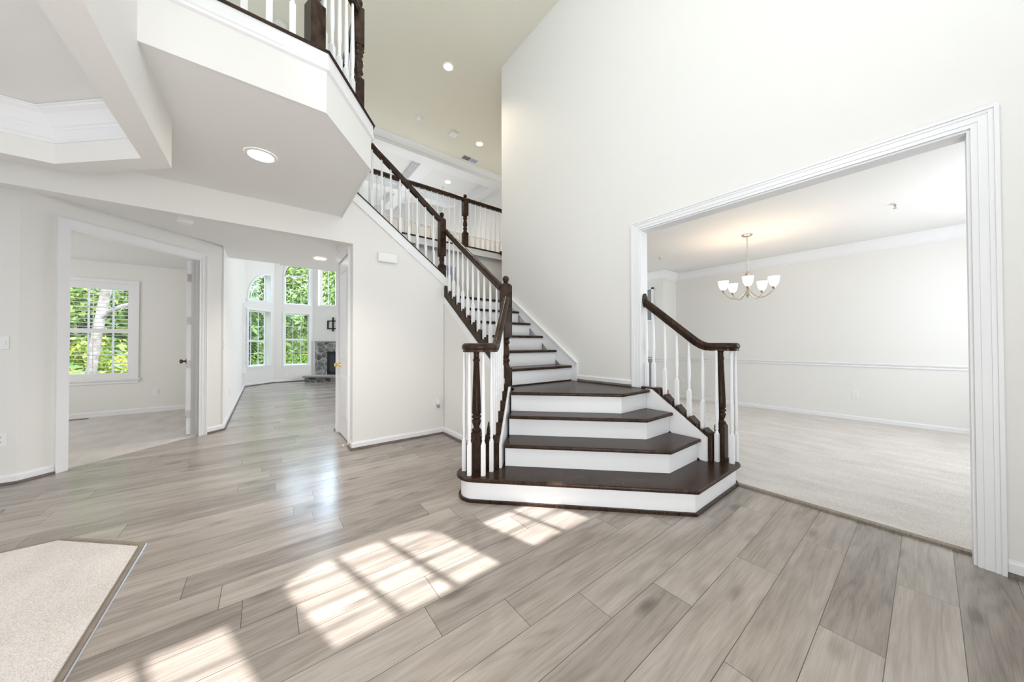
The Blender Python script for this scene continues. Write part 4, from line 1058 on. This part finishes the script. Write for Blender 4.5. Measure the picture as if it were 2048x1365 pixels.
# ------------------------------------------------------------------ outdoors: lawn and trees
struct(MB().box(-30, 30, 12.85, 45, -1.3, -1.2).build('ground', 'lawn'))
def crown_mesh(name, mat, n, rx, ry, rz, leaf, seed, clumps=26):
    r = random.Random(seed); mb = MB(); cl = []
    for i in range(clumps):
        while True:
            p = Vector((r.uniform(-1, 1), r.uniform(-1, 1), r.uniform(-1, 1)))
            if p.length < 1: break
        cl.append((Vector((p.x*rx, p.y*ry, p.z*rz)), r.uniform(0.25, 0.45)*min(rx, rz)))
    for i in range(n):
        c, cr = cl[i % clumps]
        d = Vector((r.gauss(0, 1), r.gauss(0, 1), r.gauss(0, 0.55))).normalized()*cr*r.uniform(0.35, 1.0)**0.5
        p = c+d
        nrm = (d.normalized()+Vector((r.uniform(-.7, .7), r.uniform(-.7, .7), r.uniform(-.2, 1.0)))).normalized()
        t = nrm.orthogonal().normalized(); b = nrm.cross(t); a = r.uniform(0, 2*PI)
        t, b = t*math.cos(a)+b*math.sin(a), b*math.cos(a)-t*math.sin(a)
        L_ = leaf*r.uniform(0.6, 1.3)
        mb.add([tuple(p-t*L_), tuple(p+b*L_*0.45), tuple(p+t*L_), tuple(p-b*L_*0.45)], [(0, 1, 2, 3)])
    me = bpy.data.meshes.new(name); me.from_pydata(mb.v, [], mb.f); me.materials.append(M[mat]); return me
CR = [crown_mesh('crown', 'leafA', 22000, 2.2, 1.6, 2.2, 0.06, 1, 44), crown_mesh('crown', 'leafB', 22000, 2.3, 1.6, 2.6, 0.055, 2, 44), crown_mesh('crown', 'leafC', 16000, 1.5, 1.2, 1.3, 0.06, 3, 36)]
def tree(x, y, zc, s, k, label, rz=0.0, trunk=True, tr=0.10, lean=(0, 0)):
    t = thing('tree', (x, y, -1.2), label, 'tree', 'trees outside the windows')
    o = bpy.data.objects.new('crown', CR[k]); C.objects.link(o); o.parent = t; o.location = (0, 0, zc+1.2); o.scale = (s, s, s); o.rotation_euler = (0, 0, rz)
    r = random.Random(int(x*31+y*7)); mb = MB()
    top = zc+1.2*s
    pth = [(x+lean[0]*i/5+r.uniform(-.04, .04), y+lean[1]*i/5, -1.2+(top+1.2)*i/5) for i in range(6)]
    mb.tube(pth, tr, n=10)
    for i in range(4):
        z = zc-0.6*s+i*0.5*s; a = r.uniform(0, 6.28); q = Vector((x+lean[0]*0.6, y, z))
        mb.tube([tuple(q), tuple(q+Vector((math.cos(a)*0.7, math.sin(a)*0.4, 0.4))*s), tuple(q+Vector((math.cos(a)*1.5, math.sin(a)*0.8, 0.7))*s)], tr*0.35, n=6)
    part(mb, 'trunk', 'bark', t, smooth=True)
    return t
tree(-0.6, 17.5, 2.6, 1.5, 1, 'dark green tree outside the bay window next to the hall wall', 0.3)
tree(1.2, 17.0, 0.9, 1.1, 2, 'yellow green tree outside the lower window beside the fireplace', 1.0)
tree(1.7, 19.5, 4.6, 1.7, 0, 'bright green tree filling the upper bay window', 2.0)
tree(4.6, 17.5, 4.4, 1.6, 1, 'tall tree outside the upper window over the fireplace', 0.9)
tree(-1.2, 22.0, 4.8, 2.2, 0, 'tall tree behind the arched quarter round window', 2.6)
tree(0.2, 14.9, -0.6, 0.75, 0, 'low green shrub tree under the bay windows', 0.6, tr=0.05)
tree(2.6, 22.0, 1.6, 2.2, 1, 'far dark tree seen past the yellow green one', 1.4)
tree(-5.2, 14.6, 2.7, 1.5, 0, 'green tree outside the upper half of the study window', 0.2)
tree(-3.6, 13.4, 0.0, 0.9, 2, 'yellow green shrub low outside the study window', 0.8, tr=0.05)
tree(-6.3, 17.5, 1.4, 2.2, 1, 'dark tree at the back outside the study window', 1.8)
tree(-3.2, 17.0, 3.4, 2.0, 1, 'dark tree behind the pale trunk outside the study window', 2.3)
pt = thing('tree', (-3.45, 11.6, -1.2), 'leaning pale barked tree trunk outside the study window', 'tree')
mb = MB()
mb.sweep([(math.cos(2*PI*i/12)*0.085, math.sin(2*PI*i/12)*0.085) for i in range(12)], [(-3.25, 11.6, -1.2), (-3.14, 11.6, 0.4), (-3.05, 11.6, 1.4), (-2.91, 11.6, 2.5), (-2.65, 11.6, 4.5)], up=(0.02, 1, 0.01))
part(mb, 'trunk', 'bark', pt, smooth=True)
mb = MB().tube([(-3.01, 11.58, 1.78), (-2.85, 11.5, 1.96), (-2.6, 11.4, 2.10), (-2.2, 11.3, 2.22), (-1.7, 11.3, 2.30)], 0.05, n=8)
part(mb, 'branch', 'bark', pt, smooth=True)
